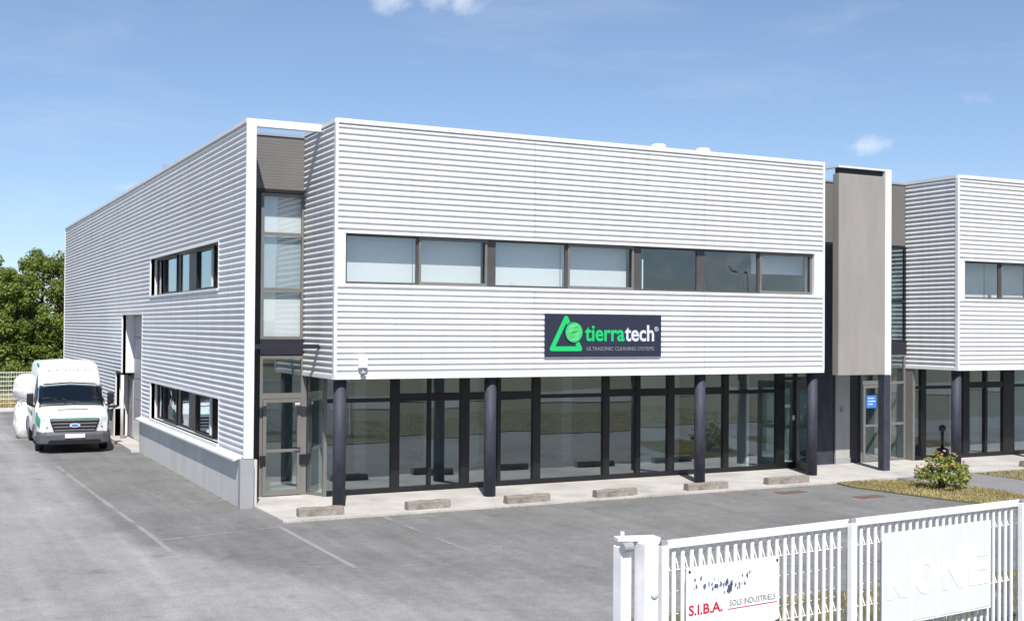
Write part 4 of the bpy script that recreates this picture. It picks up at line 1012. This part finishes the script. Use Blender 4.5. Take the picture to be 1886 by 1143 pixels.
MB().box(-.26, .26, -.175, -.155, .44, .55).build('licence_plate', M['panel_white'], bp_)
gr = MB().prism([(-.54, .0, .60), (.54, .0, .60), (.66, .0, .95), (-.66, .0, .95)], (0, -.05, 0)).build('grille', M['black'], van, bevel=.015)
for z, w in ((.645, .53), (.735, .56), (.825, .59), (.915, .62)):
    MB().box(-w, w, -.085, -.051, z-.022, z+.022).build('grille_bar', M['chrome'], gr, bevel=.008)
disc_ = MB().prism([(.14*math.cos(2*math.pi*i/24), -.10, .78+.055*math.sin(2*math.pi*i/24)) for i in range(24)], (0, .02, 0)).build('badge', M['panel_pale'], gr)
MB().prism([(.10*math.cos(2*math.pi*i/24), -.104, .78+.036*math.sin(2*math.pi*i/24)) for i in range(24)], (0, .004, 0)).build('badge_centre', M['blue'], gr)
MB().box(-.66, .66, -.05, .03, .955, .985).build('bonnet_edge', M['van_green'], van, bevel=.008)
rl = MB()
for i in range(11):
    if i in (3, 8): continue
    p = hull_point(1.95, -.10+.02*i); rl.box(p.x-.028, p.x+.028, p.y-.03, p.y+.02, p.z+.01, p.z+.03)
rl.build('roof_lettering', M['light_grey'], van)
MB().box(-.55, .55, 1.5, 2.1, .9, 1.25).build('seats', M['black'], van)
MB().tube([(-.9, 1.0, .33), (.9, 1.0, .33)], .06, 8).box(-.8, .8, .6, 5.2, .22, .36).build('chassis', M['black'], van)

# ------------------------------------------------------------------ white fence in front right
B_ = Vector((-0.137, -14.562, 0)); D_ = Vector((4.896, -14.106, 0)); ang = math.atan2(D_.y-B_.y, D_.x-B_.x)
fe = empty('gate_fence', B_, ang, label='white welded mesh gate fence carrying two sign boards in the right foreground', cat='fence')
ZT = 1.75; PU = [0.0, 2.36, 5.05, 7.6]
# top rail, posts
MB().box(-.10, 7.9, -.035, .035, ZT-.065, ZT).build('top_rail', M['fence'], fe, bevel=.006)
for u in PU: 
    p = MB().box(u-.038, u+.038, -.10, -.037, -.04, ZT-.02).build('post', M['fence'], fe, bevel=.006)
    MB().box(u-.035, u+.035, -.085, -.055, ZT-.018, ZT+.02).build('post_cap', M['light_grey'], p)
def folded(z):   # v-folds: horizontal push towards the viewer
    o = 0
    for zc in (1.545, .945, .345):
        if zc-.06 <= z <= zc+.05: o = .044*(zc+.05-z)/.11
        elif zc-.085 < z < zc-.06: o = .044*(z-zc+.085)/.025
    return o
zk = []; z = ZT-.08
zs_ = sorted(set([0.06, ZT-.08]+[v for zc in (1.545, .945, .345) for v in (zc-.085, zc-.06, zc+.05)]))
wire = MB()
for (a, b__) in zip(PU, PU[1:]):
    for i in range(90):
        u = .17-.104+i*.104
        for du in (.036, .068):
            if a+.055 < u+du < b__-.055: wire.tube([(u+du, .055-folded(q), q) for q in zs_], .0055, 5)
    for q in (1.485, 1.605, 1.285, 1.085, 1.005, .885, .685, .485, .405, .285, .1):
        wire.tube([(a+.05, .061-folded(q), q), (b__-.05, .061-folded(q), q)], .0045, 5)
wire.build('wire_mesh', M['fence'], fe, kind='stuff')
barm = MB().box(-.018, .018, -.006, .008, .02, ZT-.08).mesh('bar'); barm.materials.append(M['fence'])
u = .17
while u < 7.5:
    if all(abs(u-p) > .06 for p in PU): share('bar', barm, fe, (u, 0, 0))
    u += .104
# two gate posts on the left, joined at the top
gp = MB().box(-.225, -.075, -.10, .06, -.04, ZT+.02).build('gate_post', M['fence'], fe, bevel=.012)
MB().lathe([(.035, 0), (.04, .006), (.02, .012)], seg=18).build('lock_disc', M['panel_pale'], gp); o = bpy.data.objects['lock_disc']; o.rotation_euler.x = math.pi/2; o.location = (-.13, -.11, 1.34)
MB().box(-.052, -.045, -.02, .04, 1.24, 1.29).box(-.06, .01, -.03, .03, 1.52, 1.56).build('lock', M['light_grey'], fe)
MB().box(-.37, -.26, .04, .17, -.04, ZT-.02).build('gate_post', M['fence'], fe, bevel=.012)
MB().prism([(-.38, .08, ZT+.022), (-.36, .17, ZT+.022), (-.02, .05, ZT+.022), (-.05, -.09, ZT+.022)][::-1], (0, 0, .035)).build('top_plate', M['fence'], fe, bevel=.005)
MB().tube([(-.32, .10, ZT+.055), (-.32, .10, ZT+.10)], .018, 8).build('hinge_pin', M['fence'], fe)
MB().tube([(-.38, .02, ZT-.02), (-.28, .02, ZT-.02)], .04, 12).build('roller', M['light_grey'], fe)
# sign 1: paint-flaked board
def board_at(name, u0, u1, z0, z1, tilt, label):
    e = empty(name, B_+Vector((math.cos(ang)*u0, math.sin(ang)*u0, z0)), ang, label=label, cat='sign', group='boards on the gate fence'); return e
s1 = board_at('notice_board', .27, 1.39, .88, 1.50, 0, 'white board with red lettering and flaked blue drawing on the gate fence')
w1, h1 = 1.12, .62
MB().box(0, w1, -.060, -.050, 0.0, h1).build('board', M['panel_white'], s1)
for x, z in ((.03, h1-.03), (w1-.03, h1-.03)): MB().tube([(x, -.068, z), (x, -.045, z)], .012, 8).build('fixing', M['black'], s1)
t = text('red_lettering', 'S.I.B.A.', .125, M['red'], s1, (.02, -.0615, .205), RX, ext=.001, bold=.003); t.scale[0] = .40/text_width(t)
t = text('dark_lettering', 'SOLS INDUSTRIELS', .075, M['ink'], s1, (.50, -.0615, .235), RX, ext=.001); t.scale[0] = .57/text_width(t)
MB().box(.48, 1.09, -.0625, -.0605, .205, .213).build('red_rule', M['red'], s1)
random.seed(31); b = MB()
for k in range(46):
    cx = .08+.70*random.random(); cz = .43+.05*math.sin(cx*9)+random.uniform(-.045, .06); 
    if cx > .45: cz += .02
    sz = random.uniform(.008, .03)*(1.6 if .38 < cx < .6 else 1); a = random.uniform(.4, 1.3); n = 5
    b.prism([(cx+sz*random.uniform(.35, 1)*math.cos(2*math.pi*i/n+a)*.8, -.0612, cz+sz*random.uniform(.5, 1.6)*math.sin(2*math.pi*i/n+a)) for i in range(n)], (0, .001, 0))
b.build('flaked_drawing', M['flake'], s1, kind='stuff')
b = MB().prism([(.62, -.062, .0), (w1, -.062, .0), (w1, -.062, .05), (1.0, -.062, .02)], (0, .001, 0)); b.build('torn_corner', M['bark'], s1)
# sign 2: four pale squares with white letters
s2 = board_at('brand_board', 2.79, 4.49, .66, 1.585, 0, 'pale blue white board with four large white letters on the gate fence')
w2, h2 = 1.70, .925
MB().box(0, w2, -.075, -.062, 0, h2).build('board', M['panel_white'], s2)
for i, ch in enumerate('KONE'):
    q = w2/4; MB().box(i*q+.018, (i+1)*q-.018, -.080, -.0755, .02, h2-.02).build('letter_panel', M['panel_pale'], s2)
    t = text('letter', ch, .50, M['panel_white'], s2, (i*q+.055, -.0825, h2/2-.17), RX, ext=.0015, bold=.022); mn = min(v.co.x for v in t.data.vertices); t.scale[0] = (q-.11)/(text_width(t)-mn); t.location.x = i*q+.055-mn*t.scale[0]

# ------------------------------------------------------------------ street lamp across the road (mirrored in the upper windows)
lp = empty('street_lamp', (50.75, -50.2, -.04), label='slim street lamp mirrored in the upper window band', cat='street lamp')
MB().tube([(0, 0, 0), (0, 0, 7.2), (-.15, 0, 7.9), (-.3, 0, 8.1), (-.5, 0, 8.12)], [.09, .07, .06, .05, .04], 8).build('pole', M['navy'], lp, smooth=True)
MB().lathe([(.1, 0), (.36, .04), (.36, .12), (.2, .3), (.05, .36)], (-.6, 0, 7.85), 12).build('lamp_head', M['navy'], lp, smooth=True)

S.render.engine = 'CYCLES'
S.cycles.max_bounces = 8; S.cycles.transparent_max_bounces = 16; S.cycles.glossy_bounces = 4; S.cycles.diffuse_bounces = 3
